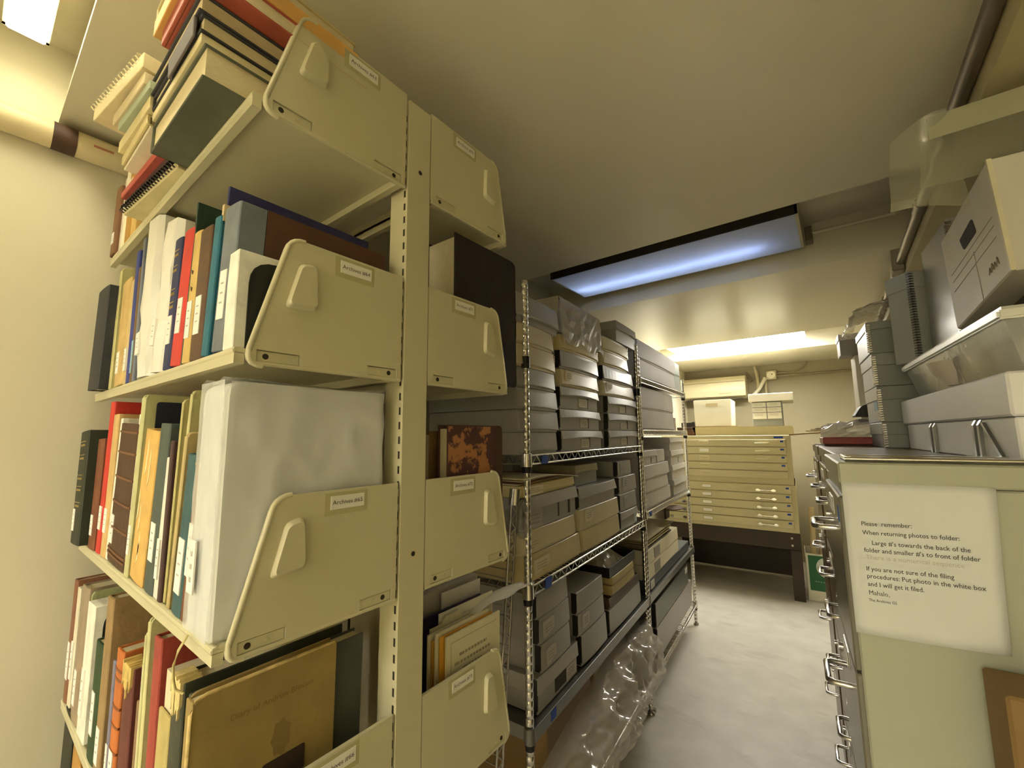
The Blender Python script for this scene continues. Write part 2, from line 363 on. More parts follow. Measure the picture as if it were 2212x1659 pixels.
# ---------------------------------------------------------------- books standing on the left hand shelves
page_m = mat((214,202,168), .8, var=.12, scale=40, stretch=(40,1,1))
gold = mat((190,160,84), .35, .5, var=.2)
white_l = mat((236,234,226), .65, var=.02)
def sticker_marks(m, xc, w, z0, h, y):
    for k in range(3):
        zz = z0+h*(.72-.2*k); m.box(xc-w*.2, xc+w*.14, y-.0008, y-.0003, zz, zz+h*.028, 1)
def book(x, w, y, zs, d, h, lean, col, style, st, gilt, extra, label):
    piv = 0 if lean < 0 else w
    t = thing('book' if style in ('hard','quarter') else ('pamphlet' if style in ('soft','blackfront') else ('wrapped_book' if style == 'wrap' else 'pamphlet_board')), label,
              'book' if style in ('hard','quarter','wrap') else 'pamphlet', (x+piv, y, zs+.0004), (0, lean, 0), 'books and pamphlets on the left shelves')
    X0, X1 = -piv, w-piv
    cm = mat(col, .62, var=.16, scale=22, bump=.12, bscale=140)
    cv = MB(); bt = min(.0028, w*.22); bulge = .0024*min(1, w/.03)
    arc = [(X0 + w*(1-math.cos(PI*k/6))/2, -bulge*math.sin(PI*k/6)) for k in range(7)]
    if style in ('hard','quarter'):
        prof = arc + [(X1, d), (X1-bt, d), (X1-bt, .003), (X0+bt, .003), (X0+bt, d), (X0, d)]
        if style == 'quarter':
            prof = arc + [(X1,.035),(X1-bt,.035),(X1-bt,.003),(X0+bt,.003),(X0+bt,.035),(X0,.035)]
        cv.prism(prof, 'z', 0, h)
        if style == 'quarter':
            bm_ = mat((88,56,38), .6, var=.2, scale=12)
            brd = MB(); brd.box(X1-bt, X1+.0004, .035, d, 0, h); brd.box(X0-.0004, X0+bt, .035, d, 0, h); brd.build('cover_board', bm_, t)['label'] = 'brown cover boards'
        pg = MB().box(X0+bt, X1-bt, .003, d-.004, .003, h-.004); pg.build('page_block', page_m, t)
    elif style == 'soft':
        cv.prism(arc[:1]+[(X0,d),(X1,d)]+arc[-1:], 'z', 0, h)
    elif style == 'wrap':
        nz, nx = 9, 4; rnd = random.Random(int(x*1e4))
        pts = {}
        def P(i, k):
            if (i, k) not in pts: pts[(i,k)] = (rnd.uniform(-.003,.003), rnd.uniform(-.004,.001))
            return pts[(i,k)]
        sec = [(X0,d),(X0,.012),(X0+w*.12,0),(X0+w*.5,-.003),(X1-w*.12,0),(X1,.012),(X1,d)]
        vs = []
        for k in range(nz+1):
            for i, q in enumerate(sec):
                j = P(i,k); zz = h*k/nz + (rnd.uniform(-.006,.008) if k == nz and i in (2,3,4) else 0); vs.append((q[0]+j[0]*.6, q[1]+j[1], zz))
        n = len(sec)
        fs = [(k*n+i, k*n+i+1, (k+1)*n+i+1, (k+1)*n+i) for k in range(nz) for i in range(n-1)]
        fs += [tuple(nz*n+i for i in range(n))]+[tuple(range(n-1,-1,-1))]+[(k*n+n-1, k*n, (k+1)*n, (k+1)*n+n-1) for k in range(nz)]
        cv.add(vs, fs)
        cm = mat(col, .35, var=.03, bump=.2, bscale=30)
    elif style == 'board':
        if extra == 'curve': prof = brounded([(-.002,0),(d,0),(d,h),(.06,h),(.045,h-.03),(-.002,h-.06)], [0,0,.01,.012,.012,.02])
        else: prof = brounded([(-.002,0),(d,0),(d,h),(-.002,h)], [0,0,.012,.008])
        cv.prism(prof, 'x', X0, X0+min(.0035,w*.35)); cv.prism(prof, 'x', X1-min(.0035,w*.35), X1); cv.box(X0, X1, -.003, .001, 0, h-(.06 if extra == 'curve' else .006))
        MB().box(X0+min(.0035,w*.35), X1-min(.0035,w*.35), .002, d-.01, .003, h-.012).build('page_block', page_m, t)
        if extra == 'navy': MB().prism(brounded([(.014,0),(d-.01,0),(d-.01,h-.014),(.014,h-.014)], [0,0,.006,.006]), 'x', X1, X1+.0035).build('inner_cover', mat((26,32,48), .6), t)['label'] = 'dark navy inner cover'
    elif style == 'blackfront':
        cv.box(X0, X1, -.002, d, 0, h)
        MB().prism(brounded([(.012,0),(d,0),(d,h-.01),(.012,h-.01)], [0,0,.01,.035]), 'x', X1, X1+.0025).build('front_cover', mat((26,28,24), .5), t)['label'] = 'dark rounded front cover'
    cv.build('cover', cm, t, .0012 if style not in ('wrap',) else 0)
    ys_ = -bulge-.0005-(.004 if style == 'wrap' else .0015 if style in ('board','blackfront') else 0)
    if st:
        ww = min(w*.62, .025); c = X0+min(w*.5, .026)
        sm = MB(); sm.box(c-ww/2, c+ww/2, ys_-.0003, .0, st[0], st[0]+st[1]); sticker_marks(sm, c, ww, st[0], st[1], ys_)
        sm.build('spine_label', [mat(st[2], .6) if len(st) > 2 else white_l, mat((176,172,164), .7, var=0)], t)
    if gilt:
        g = MB(); c = (X0+X1)/2
        if gilt == 'rows':
            for zf in (.9,.78,.6,.5,.36):
                g.box(X0+w*.2, X1-w*.2, ys_+.0001, -.0006, h*zf, h*zf+.0016)
                for q in range(4): g.box(X0+w*(.26+.13*q), X0+w*(.33+.13*q), ys_+.0001, -.0006, h*zf-.010, h*zf-.005)
            g.build('gilt_lettering', gold, t)
        elif gilt == 'down':
            for q in range(9): g.box(c-w*.2, c+w*.2, ys_-.0002, -.001, h*(.35+.06*q), h*(.35+.06*q)+.006)
            g.build('spine_lettering', mat((232,222,180), .5), t)
        elif gilt in ('bands','bands2'):
            for zf in ((.93,.78,.6,.42,.24,.08,.05) if gilt == 'bands' else (.86,.8,.62,.5,.34,.2)):
                MB().prism([(a[0], a[1]-(.0016 if gilt == 'bands' else .0008)) for a in arc]+[(X1,.004),(X0,.004)], 'z', h*zf, h*zf+.004).build('raised_band', mat([min(255,int(v*(1.5 if gilt == 'bands' else .72))) for v in col], .5, var=.2), t)
        elif gilt == 'streak':
            rnd = random.Random(int(h*1e5))
            for q in range(6):
                xx = X0+w*rnd.uniform(.1,.75); za = h*rnd.uniform(.0,.7); zb_ = za+h*rnd.uniform(.12,.3)
                MB().prism([(xx,za),(xx+w*.08,za+.01),(xx+w*.1,zb_-.01),(xx+w*.03,zb_)], 'y', ys_+.0001, -.0002).build('worn_streak', mat((232,214,164), .8, var=.2, scale=50), t)
        elif gilt == 'top':
            for q in range(5): g.box(X0+.001+q*w*.15, X1-.001, ys_+.0003, .002, h*(.99-.05*q), h*(.99-.05*q)+.003)
            g.build('gilt_lettering', gold, t)
        else:
            rnd = random.Random(int(h*1e5)); tc_ = {'torn':(70,50,30),'torn2':(206,178,104),'torn3':(216,196,136)}[gilt]
            if gilt == 'torn':
                for q in range(2):
                    zz = h*rnd.uniform(.45,.95); xx = X0+w*rnd.uniform(.1,.5); s_ = w*rnd.uniform(.2,.4)
                    g.prism([(xx,zz),(xx+s_,zz-.003),(xx+s_*.8,zz-.009),(xx+s_*.3,zz-.006)], 'y', ys_-.0002, -.001)
            else:
                for q in range(9):
                    xx = X0+w*(.02+.105*q); zz = h-rnd.uniform(.012,.05)
                    g.prism([(xx,h+rnd.uniform(0,.006)),(xx+w*.11,h+rnd.uniform(0,.006)),(xx+w*.1,zz),(xx+w*.03,zz-.004)], 'y', ys_-.0012, .02)
            g.build('worn_patch', mat(tc_, .8, var=.25, scale=60), t)
    if extra == 'patch': MB().box(X0-.0003, X1+.0003, -.005, .012, h-.055, h-.03).build('worn_patch', mat((206,190,150), .8), t)
    if extra == 'edge': MB().box(X1, X1+.0006, .15, .19, h-.06, h-.035).build('worn_patch', mat((190,190,160), .8), t)
    return t
BOOKS = [
  (-1.5059, 0.0571, 0.2018, 1.94, 0.19, 0.1855, 0.0417, (120, 82, 52), 'hard', (0.03, 0.03), None, None, 'thin brown book at the far left end of the top shelf'),
  (-1.4481, 0.0221, 0.208, 1.94, 0.19, 0.2041, 0.0117, (216, 208, 190), 'soft', None, None, None, 'grey white pamphlet beside the thin brown book on the top shelf'),
  (-1.424, 0.038, 0.208, 1.94, 0.19, 0.2229, -0.0183, (238, 232, 205), 'soft', None, None, None, 'tall slim white book on the top shelf left of gilt lettered one'),
  (-1.3804, 0.0565, 0.208, 1.94, 0.19, 0.1957, 0.0076, (176, 132, 52), 'hard', None, 'down', None, 'yellow ochre book with pale spine lettering on the top shelf'),
  (-1.323, 0.0475, 0.208, 1.94, 0.2, 0.1717, -0.0224, (206, 170, 98), 'soft', None, None, None, 'tan book right of the ochre lettered book on the top shelf'),
  (-1.5052, 0.1317, 0.1885, 1.577, 0.19, 0.2548, 0.0423, (44, 46, 52), 'hard', None, None, None, 'thick charcoal binder at the far left of the second shelf'),
  (-1.3727, 0.007, 0.208, 1.577, 0.19, 0.2691, 0.0123, (128, 66, 36), 'hard', (0.025, 0.045), None, None, 'thin rust brown book beside the charcoal binder on second shelf'),
  (-1.3649, 0.0227, 0.208, 1.577, 0.22, 0.2983, -0.0177, (196, 190, 132), 'board', None, None, None, 'tall pale green pamphlet board left end of second shelf'),
  (-1.3198, 0.0819, 0.208, 1.577, 0.16, 0.249, -0.0477, (202, 172, 112), 'hard', (0.03, 0.05), None, None, 'tan spined book in front of pale green board on second shelf'),
  (-1.2371, 0.0303, 0.208, 1.577, 0.15, 0.24, -0.05, (206, 182, 128), 'soft', (0.03, 0.05), None, None, 'narrow cream tan book left of the brown and blue thin books'),
  (-1.206, 0.0295, 0.208, 1.577, 0.2, 0.2984, -0.05, (48, 62, 140), 'hard', None, None, None, 'very thin bright blue book on the second shelf'),
  (-1.1757, 0.019, 0.208, 1.577, 0.16, 0.2551, -0.05, (112, 84, 46), 'hard', (0.02, 0.07, (150, 190, 205)), None, None, 'thin olive brown book with pale blue label on second shelf'),
  (-1.1559, 0.0138, 0.208, 1.577, 0.21, 0.3179, -0.05, (118, 124, 140), 'hard', None, None, None, 'slim grey blue book left of the white wrapped pair'),
  (-1.1267, 0.0869, 0.208, 1.577, 0.2, 0.3342, -0.05, (232, 230, 222), 'wrap', (0.05, 0.045), None, None, 'white paper wrapped book, left one of the wrapped pair'),
  (-1.0258, 0.0896, 0.208, 1.577, 0.2, 0.282, 0.0771, (236, 234, 226), 'wrap', (0.05, 0.05), None, None, 'white paper wrapped book, right one of the wrapped pair'),
  (-0.9343, 0.0411, 0.208, 1.577, 0.19, 0.2361, 0.0471, (40, 46, 88), 'hard', (0.045, 0.05), 'rows', None, 'navy book with gilt lettering beside thin red book'),
  (-0.8924, 0.0547, 0.208, 1.577, 0.18, 0.2342, 0.09, (204, 58, 48), 'hard', (0.055, 0.06), None, None, 'bright red book on the second shelf'),
  (-0.8369, 0.007, 0.208, 1.577, 0.2, 0.2745, 0.06, (40, 66, 52), 'hard', None, None, 'edge', 'tall thin dark green book on the second shelf'),
  (-0.8291, 0.0355, 0.208, 1.577, 0.19, 0.2164, 0.0618, (206, 176, 104), 'hard', (0.04, 0.06), 'torn', None, 'worn tan spined book with torn patches right of dark green book'),
  (-0.7921, 0.0509, 0.208, 1.577, 0.17, 0.2101, 0.0318, (92, 66, 44), 'hard', (0.04, 0.06), None, None, 'dark brown book between worn tan and teal books on second shelf'),
  (-0.7331, 0.0253, 0.206, 1.577, 0.18, 0.2095, 0.0799, (34, 104, 124), 'hard', None, None, None, 'thin teal book with scuffed spine on the second shelf'),
  (-0.707, 0.007, 0.212, 1.577, 0.235, 0.2556, 0.0499, (40, 42, 92), 'hard', None, None, 'patch', 'very tall thin navy book rising above second shelf neighbours'),
  (-0.6992, 0.0554, 0.208, 1.577, 0.235, 0.2101, 0.079, (112, 118, 126), 'quarter', (0.045, 0.07), None, None, 'large volume with grey cloth spine and brown boards on second shelf'),
  (-0.651, 0.034, 0.208, 1.577, 0.2, 0.1361, 0.0, (236, 234, 222), 'blackfront', None, None, None, 'white edged pamphlet box with black rounded front next to end panel'),
  (-1.4957, 0.1026, 0.1879, 1.213, 0.19, 0.2648, -0.05, (38, 44, 30), 'hard', (0.03, 0.05), 'rows', None, 'dark green book with gilt spine at left end of third shelf'),
  (-1.3923, 0.0639, 0.2044, 1.213, 0.19, 0.2473, -0.0266, (118, 66, 38), 'hard', (0.03, 0.045), None, None, 'reddish brown book second from left on third shelf'),
  (-1.3277, 0.039, 0.208, 1.213, 0.22, 0.3312, 0.0098, (200, 52, 40), 'hard', (0.05, 0.05), None, None, 'tall bright red book on the third shelf'),
  (-1.2755, 0.0444, 0.208, 1.213, 0.2, 0.3011, -0.0098, (206, 172, 112), 'hard', (0.05, 0.05), None, None, 'tall thin tan book behind the brown leather volume'),
  (-1.2303, 0.0174, 0.208, 1.213, 0.2, 0.2908, 0.0573, (234, 230, 214), 'soft', None, None, None, 'white pamphlet rising above the banded brown leather volume'),
  (-1.2121, 0.1447, 0.208, 1.213, 0.17, 0.2754, 0.0399, (74, 46, 24), 'hard', (0.035, 0.055), 'bands', None, 'dark brown leather volume with raised spine bands on third shelf'),
  (-1.0666, 0.0093, 0.208, 1.213, 0.2, 0.2943, 0.0099, (232, 230, 216), 'soft', None, None, None, 'slim white pamphlet right of the banded leather volume'),
  (-1.0507, 0.0254, 0.208, 1.213, 0.23, 0.3301, 0.0295, (190, 188, 136), 'board', (0.04, 0.05), None, 'navy', 'tall pale green board with dark navy inner cover on third shelf'),
  (-1.023, 0.0832, 0.208, 1.213, 0.17, 0.2598, 0.09, (214, 174, 96), 'hard', None, 'streak', None, 'worn golden tan book with frayed spine on third shelf'),
  (-0.9253, 0.0513, 0.208, 1.213, 0.19, 0.2708, 0.06, (72, 84, 78), 'hard', (0.05, 0.06), None, None, 'slate green book on the third shelf'),
  (-0.8732, 0.0213, 0.208, 1.213, 0.2, 0.2169, 0.03, (226, 222, 208), 'soft', (0.03, 0.06), None, None, 'stack of thin white pamphlets standing on third shelf'),
  (-0.8489, 0.0146, 0.208, 1.213, 0.16, 0.2436, 0.0, (70, 44, 42), 'hard', None, None, None, 'thin dark maroon book on the third shelf'),
  (-0.8336, 0.007, 0.214, 1.213, 0.22, 0.3102, 0.033, (186, 176, 118), 'board', None, None, None, 'tall olive pamphlet board right of the slate green book'),
  (-0.821, 0.0095, 0.216, 1.213, 0.23, 0.3223, 0.09, (192, 186, 132), 'board', None, None, None, 'tallest pale olive board on third shelf left of wrapped parcel'),
  (-0.8056, 0.012, 0.211, 1.213, 0.2, 0.2566, 0.0833, (184, 164, 112), 'board', None, None, None, 'shorter tan folder in front of the olive boards'),
  (-0.7766, 0.0393, 0.208, 1.213, 0.17, 0.223, 0.09, (52, 88, 92), 'hard', (0.03, 0.075), None, None, 'teal cloth book with frayed foot on the third shelf'),
  (-0.7365, 0.0261, 0.208, 1.213, 0.15, 0.2111, 0.0779, (110, 66, 32), 'hard', (0.06, 0.07), 'top', None, 'small brown book with gilt top beside white parcel'),
  (-1.5049, 0.0363, 0.2072, 0.85, 0.19, 0.2704, -0.05, (130, 86, 60), 'hard', (0.05, 0.08), None, None, 'thin brown book at far left of the fourth shelf'),
  (-1.4678, 0.0339, 0.208, 0.85, 0.19, 0.2585, -0.05, (222, 214, 188), 'soft', (0.06, 0.08), None, None, 'cream pamphlet at left of the fourth shelf'),
  (-1.4067, 0.0779, 0.208, 0.85, 0.19, 0.2768, -0.05, (150, 132, 108), 'hard', (0.03, 0.07), None, None, 'greyish brown book beside cream pamphlet on fourth shelf'),
  (-1.328, 0.007, 0.214, 0.85, 0.23, 0.2747, -0.05, (150, 154, 108), 'board', None, None, None, 'tall olive green board behind white box on fourth shelf'),
  (-1.3181, 0.075, 0.208, 0.85, 0.19, 0.2587, -0.05, (232, 228, 212), 'blackfront', (0.04, 0.09), None, None, 'white pamphlet box with dark front on the fourth shelf'),
  (-1.2117, 0.0636, 0.208, 0.85, 0.16, 0.21, -0.05, (34, 62, 30), 'hard', (0.045, 0.075), None, None, 'dark green book with large white label on fourth shelf'),
  (-1.1473, 0.0483, 0.208, 0.85, 0.23, 0.3063, -0.05, (150, 122, 80), 'hard', (0.02, 0.06), None, None, 'tall tan brown volume with wide cover on fourth shelf'),
  (-1.0636, 0.0186, 0.208, 0.85, 0.14, 0.2136, -0.05, (120, 116, 136), 'hard', (0.02, 0.06), None, None, 'thin lavender grey book on the fourth shelf'),
  (-1.0386, 0.0444, 0.208, 0.85, 0.2, 0.2422, -0.05, (186, 104, 44), 'hard', (0.015, 0.07), 'bands2', None, 'orange brown book with banded spine on fourth shelf'),
  (-0.9796, 0.056, 0.208, 0.85, 0.15, 0.2359, -0.05, (96, 44, 36), 'hard', None, 'torn2', None, 'worn maroon book with frayed gilt top on fourth shelf'),
  (-0.8983, 0.0136, 0.208, 0.85, 0.14, 0.2022, -0.05, (136, 108, 74), 'soft', None, None, None, 'low grey brown pamphlet on the fourth shelf'),
  (-0.8839, 0.0137, 0.208, 0.85, 0.2, 0.2586, -0.05, (228, 224, 206), 'soft', None, None, None, 'white pamphlets beside pale green boards on fourth shelf'),
  (-0.8694, 0.007, 0.208, 0.85, 0.2, 0.312, -0.05, (196, 194, 140), 'board', None, None, None, 'shorter pale green board of the two left of red book'),
  (-0.8561, 0.0136, 0.208, 0.85, 0.23, 0.3351, -0.05, (200, 196, 142), 'board', None, None, None, 'taller pale green board touching the red book'),
  (-0.8246, 0.0342, 0.208, 0.85, 0.16, 0.3173, -0.05, (158, 62, 50), 'hard', None, None, None, 'red boxed book with grey page tops on fourth shelf'),
  (-0.7823, 0.048, 0.208, 0.85, 0.2, 0.298, -0.0092, (184, 168, 106), 'board', None, None, 'curve', 'tan folder with curved notched top on fourth shelf'),
  (-0.7239, 0.0421, 0.206, 0.85, 0.22, 0.2946, -0.0392, (58, 60, 44), 'hard', None, 'torn3', None, 'dark green book with torn cream head on fourth shelf'),
  (-0.6811, 0.0278, 0.207, 0.85, 0.23, 0.2902, 0.0172, (70, 74, 70), 'hard', None, None, None, 'slate grey book with string tied round it on fourth shelf'),
  (-1.4445, 0.0996, 0.208, 0.487, 0.2, 0.3663, -0.05, (38, 40, 24), 'hard', None, None, None, 'dark green book at left end of the lowest visible shelf'),
  (-1.3204, 0.0763, 0.208, 0.487, 0.2, 0.3552, -0.05, (180, 136, 66), 'hard', None, None, None, 'tan yellow book beside paper tube on the lowest visible shelf'),
]
for bdef in BOOKS: book(*bdef)
# ---- big parcel in clear plastic next to the lowest readable label
pc = thing('wrapped_parcel', 'large white parcel in crinkled clear plastic on the third shelf', 'parcel', (-.664, .205, 1.2135))
rnd = random.Random(3)
from mathutils import noise as mnoise
m = MB(); m.prism(brounded([(0,.0),(.235,0),(.235,.318),(0,.322)], [.004,.004,.03,.02]), 'x', -.040, .046)
m.build('contents', mat((234,234,228), .55, var=.03, scale=6), pc, .004)
def crinkle(face):
    j = {}
    def fn(u, v):
        p = Vector((u*2.1+(3 if face == 'side' else 9), v*3.0+u*1.3, .5)); q = Vector((u*5.5-v*2, v*4.5+u*2, 2.5))
        b = .002+.013*max(0,(.30-abs(mnoise.noise(p))))*(1 if face == 'side' else .3)+(.008 if face == 'side' else .003)*max(0,.25-abs(mnoise.noise(q)))
        if face == 'side': return (.046+b, .002+.233*u, .002+.318*v)
        return (-.040+.086*u, -b-.001, .002+.320*v)
    return fn
m = MB(); m.grid(crinkle('side'), 30, 36); m.grid(crinkle('front'), 12, 36)
m.grid(lambda u,v:(-.042+.092*u, -.002+.24*v, .323+.004*math.sin(9*u+4*v)), 6, 6, smooth=False)
m.build('plastic_wrap', film((230,232,230), .50, .16, .12, 9, .5), pc)
m = MB().box(-.022, .0, -.008, -.006, .05, .115)
for k in range(3): m.box(-.0145,-.008,-.0086,-.0079,.064+.016*k,.070+.016*k, 1)
m.build('spine_label', [white_l, mat((186,182,172), .7, var=0)], pc)
# ---- large thin folio with its cover facing the aisle
fo = thing('folio_book', 'large cream folio showing its printed front cover behind bottom end panel', 'book', (-.6445, .2, .8503), (0,0,0))
fcol = mat((150,128,74), .7, var=.14, scale=10, bump=.08)  # cover colour lowered to carry the shade inside the shelf
m = MB(); m.prism(brounded([(0,0),(.182,0),(.182,.300),(0,.300)], [0,0,.003,.012]), 'x', -.012, -.0085); m.prism(brounded([(0,0),(.182,0),(.182,.300),(0,.300)], [0,0,.003,.012]), 'x', .006, .0095)
m.box(-.012, .0095, -.002, .002, 0, .296); m.build('cover', fcol, fo, .001)
MB().box(-.0085, .006, .002, .178, .003, .294).build('page_block', page_m, fo)
m = MB()
m.text('Diary of Andrew Bloxam', .0105, lambda u, v: (.0099, .040+u, .256+v), 0)
m.build('cover_title', mat((122,102,58), .8, var=0), fo)
m = MB(); m.prism(brounded([(.082,.150),(.138,.150),(.138,.182),(.082,.182)], [.003]*4), 'x', .0095, .0101); m.build('cover_patch', mat((52,40,26), .7, var=.2), fo)
m = MB()
m.prism([(.104+.011*math.cos(2*PI*k/14)*(1+.25*(k%2)), .206+.020*math.sin(2*PI*k/14)*(1+.25*(k%2))) for k in range(14)], 'x', .0095, .0099)
m.build('cover_ornament', mat((128,108,60), .8), fo)
m = MB(); m.tube([(.0085,-.003,.0),(.0085,-.003,.284),(.0085,.002,.297),(.0085,.012,.3005),(.0085,.178,.3005)], .0022, 6); m.build('worn_edge', mat((206,180,118), .85, var=.3, scale=60), fo)
# string hanging from the shelf edge
st_ = thing('string', 'loose cream string hanging over the third shelf edge to the slate book', 'string', (-.676, .20, 1.206))
MB().tube([(0,0,.006),(.012,-.012,-.004),(.006,-.014,-.022),(-.006,-.010,-.042),(-.008,-.006,-.058),(.002,0,-.062)], .0016, 6).build('cord', mat((206,190,130), .8), st_)
# rolled paper tube on the lowest visible shelf
tb = thing('paper_tube', 'white open cardboard tube standing on the lowest visible shelf', 'tube', (-1.135, .236, .4872))
m = MB()
for k in range(24):
    a, b = 2*PI*k/24, 2*PI*(k+1)/24
    def q(t, r, z): return (r*math.cos(t), r*math.sin(t), z)
    m.add([q(a,.043,0),q(b,.043,0),q(b,.043,.255),q(a,.043,.255)], [(0,1,2,3)], 0, True)
    m.add([q(a,.040,0),q(b,.040,0),q(b,.040,.255),q(a,.040,.255)], [(3,2,1,0)], 0, True)
    m.add([q(a,.043,.255),q(b,.043,.255),q(b,.040,.255),q(a,.040,.255)], [(0,1,2,3)])
m.build('tube', mat((226,220,196), .6), tb)
# more books on the lowest shelf, tops just in view
for i, (x, w, h, c, lb) in enumerate(((-1.06,.03,.22,(196,188,150),'cream book right of the paper tube on lowest visible shelf'),(-1.02,.05,.25,(120,60,44),'reddish book right of the cream book on lowest visible shelf'),(-.96,.04,.24,(88,92,72),'grey green book on lowest visible shelf below maroon book'),(-.91,.05,.26,(160,134,90),'tan book on the lowest visible shelf below orange brown book'))):
    book(x, w, .208, .487, .19, h, 0.0, c, 'hard', None, None, None, lb)
# ---------------------------------------------------------------- books lying in two piles on the top shelf
def lying(label, name, x0, x1, y0, d, z0, z1, col, style='hard', rz=0.0, cat='book', pcol=None, yback=None):
    t = thing(name, label, cat, ((x0+x1)/2, y0, z0), (0,0,rz), 'books lying on the top shelf')
    hx = (x1-x0)/2; h = z1-z0; cm = mat(col, .6, var=.14, scale=14, bump=.08)
    pm = mat((214,200,160), .8, var=.16, scale=90, stretch=(1,1,30))
    c = MB(); bt = min(.003, h*.22)
    if style == 'hard':      # spine on the left, page edges front and right
        c.box(-hx, hx, 0, d, 0, bt); c.box(-hx, hx, 0, d, h-bt, h); c.box(-hx, -hx+.004, 0, d, 0, h)
        c.build('cover', cm, t, .0012)
        MB().box(-hx+.004, hx-.004, .004, d-.004, bt, h-bt).build('page_block', pm, t)
    elif style == 'front':   # spine facing the front
        c.box(-hx, hx, 0, d, 0, bt); c.box(-hx, hx, 0, d, h-bt, h); c.box(-hx, hx, -.003, .003, 0, h)
        c.build('cover', cm, t, .0012)
        MB().box(-hx+.003, hx-.003, .004, d-.004, bt, h-bt).build('page_block', pm, t)
    elif style == 'paper':
        c.box(-hx, hx, 0, d, 0, h); c.build('sheets', cm, t, .001)
    elif style == 'comb':
        c.box(-hx, hx, 0, d, 0, h); c.build('cover', cm, t, .001)
        r = MB(); n = int((x1-x0)/.0125); rr = h*.5+.002
        for k in range(n):
            x = -hx+.006+k*.0125
            if pcol == 'k': r.tube([(x,.011,h),(x,.003,h+.004),(x,-.006,h+.002),(x,-.008,h*.45),(x,-.001,h*.2)], .0019, 5)
            else: r.tube([(x,.010,h),(x,.004,h+.003),(x,-.004,h+.002),(x,-.006,h-.004),(x,-.001,h-.009)], .0013, 5)
        r.build('comb_binding', mat((44,38,34), .4) if pcol == 'k' else mat((226,214,172), .5), t)
    return t
SH = 1.9398
lying('dark green album lying at the bottom of the pile next to the sloped end panel', 'photo_album', -.885, -.632, .153, .26, SH, SH+.05, (88,92,74), 'hard')
lying('cream folder of loose papers lying directly on the dark green album', 'paper_folder', -.872, -.636, .149, .25, SH+.0505, SH+.064, (216,204,160), 'paper', 0, 'folder')
lying('dark backed binder lying above cream folder near the sloped end panel', 'binder', -.868, -.632, .147, .26, SH+.0645, SH+.09, (54,54,58), 'hard', 0, 'binder')
lying('second dark backed binder lying higher up beneath the red book', 'binder', -.866, -.630, .143, .26, SH+.0905, SH+.118, (60,58,62), 'hard', 0, 'binder')
lying('red book lying near the top of the right hand pile', 'book', -.775, -.60, .137, .24, SH+.1185, SH+.145, (172,84,62), 'front')
lying('yellow orange envelope bundle crowning the right hand pile', 'envelope_bundle', -.80, -.60, .128, .23, SH+.1455, SH+.172, (222,172,92), 'paper', 0, 'envelope')
lying('cream album at the very top of the right hand pile', 'photo_album', -.805, -.61, .130, .23, SH+.1725, SH+.20, (206,190,140), 'hard')
gs = thing('book_strap', 'grey strap holding the cream folder and binder together', 'strap', (-.70, .1455, SH+.06))
MB().prism([(0,0),(-.003,.0),(-.004,.03),(.0,.034),(.022,.0345),(.022,.0325),(.001,.032)], 'x', -.06, .055).build('strap', mat((96,88,86), .7), gs, .001)
lying('black ringed comb bound report lying lowest in left hand pile', 'comb_bound_report', -1.185, -.895, .183, .24, SH, SH+.015, (212,200,154), 'comb', .07, 'report', 'k')
lying('dark notebook with red cover lying on the black ringed report', 'notebook', -1.185, -.90, .182, .24, SH+.0215, SH+.032, (58,34,38), 'front', .05)
lying('salmon red book lying under the white sheet in the left hand pile', 'book', -1.18, -.895, .172, .24, SH+.0325, SH+.046, (186,88,76), 'front', .03)
lying('white folded sheet jutting forward from the left hand pile', 'paper_sheet', -1.075, -.888, .150, .27, SH+.0465, SH+.052, (228,218,190), 'paper', 0, 'paper')
lying('cream paperback lying above the white jutting sheet', 'book', -1.07, -.888, .148, .26, SH+.0525, SH+.07, (214,198,146), 'front', .0)
lying('pale cream report lying beneath the light blue folder', 'report', -1.06, -.868, .140, .26, SH+.0705, SH+.092, (222,208,160), 'paper', .03, 'report')
lying('light blue folder lying in the left hand pile', 'paper_folder', -1.02, -.85, .133, .26, SH+.0925, SH+.108, (168,178,152), 'paper', .06, 'folder')
lying('white pamphlet pile lying beneath the cream spiral report', 'pamphlet', -1.04, -.868, .128, .25, SH+.1085, SH+.130, (216,200,160), 'paper', .06, 'pamphlet')
lying('thick cream spiral bound report on top of left hand pile', 'comb_bound_report', -1.10, -.866, .116, .25, SH+.1345, SH+.162, (226,210,166), 'comb', .115, 'report')
# ---------------------------------------------------------------- things on the right hand (rear) shelves
def rear_book(label, x1, th, y0, d, z0, h, col, var=.1, name='book', corner=.012):
    t = thing(name, label, 'book', (x1, y0, z0)); cm = mat(col, .55, var=var, scale=24, bump=.1)
    prof = brounded([(0,0),(d,0),(d,h),(0,h)], [.002,.01,corner,.002])
    m = MB(); m.prism(prof, 'x', -.004, 0); m.prism(prof, 'x', -th, -th+.004); m.box(-th, 0, d-.004, d, .006, h-.01)
    m.build('cover', cm, t, .001)
    MB().box(-th+.004, -.004, .004, d-.006, .004, h-.008).build('page_block', page_m, t)
    return t
rear_book('large black book with frayed edge standing on the second rear shelf', -.618, .09, .61, .215, 1.5772, .32, (36,27,24), .2, corner=.02)
mbk = rear_book('mottled brown leather album with worn marbled cover on third rear shelf', -.618, .03, .594, .174, 1.2132, .27, (78,44,38), .12)
mm = bpy.data.materials.new('worn_leather'); mm.use_nodes = True; nt = mm.node_tree; b = nt.nodes['Principled BSDF']; b.inputs['Roughness'].default_value = .7
n = nt.nodes.new('ShaderNodeTexNoise'); n.inputs['Scale'].default_value = 16; n.inputs['Detail'].default_value = 6; n.inputs['Roughness'].default_value = .65
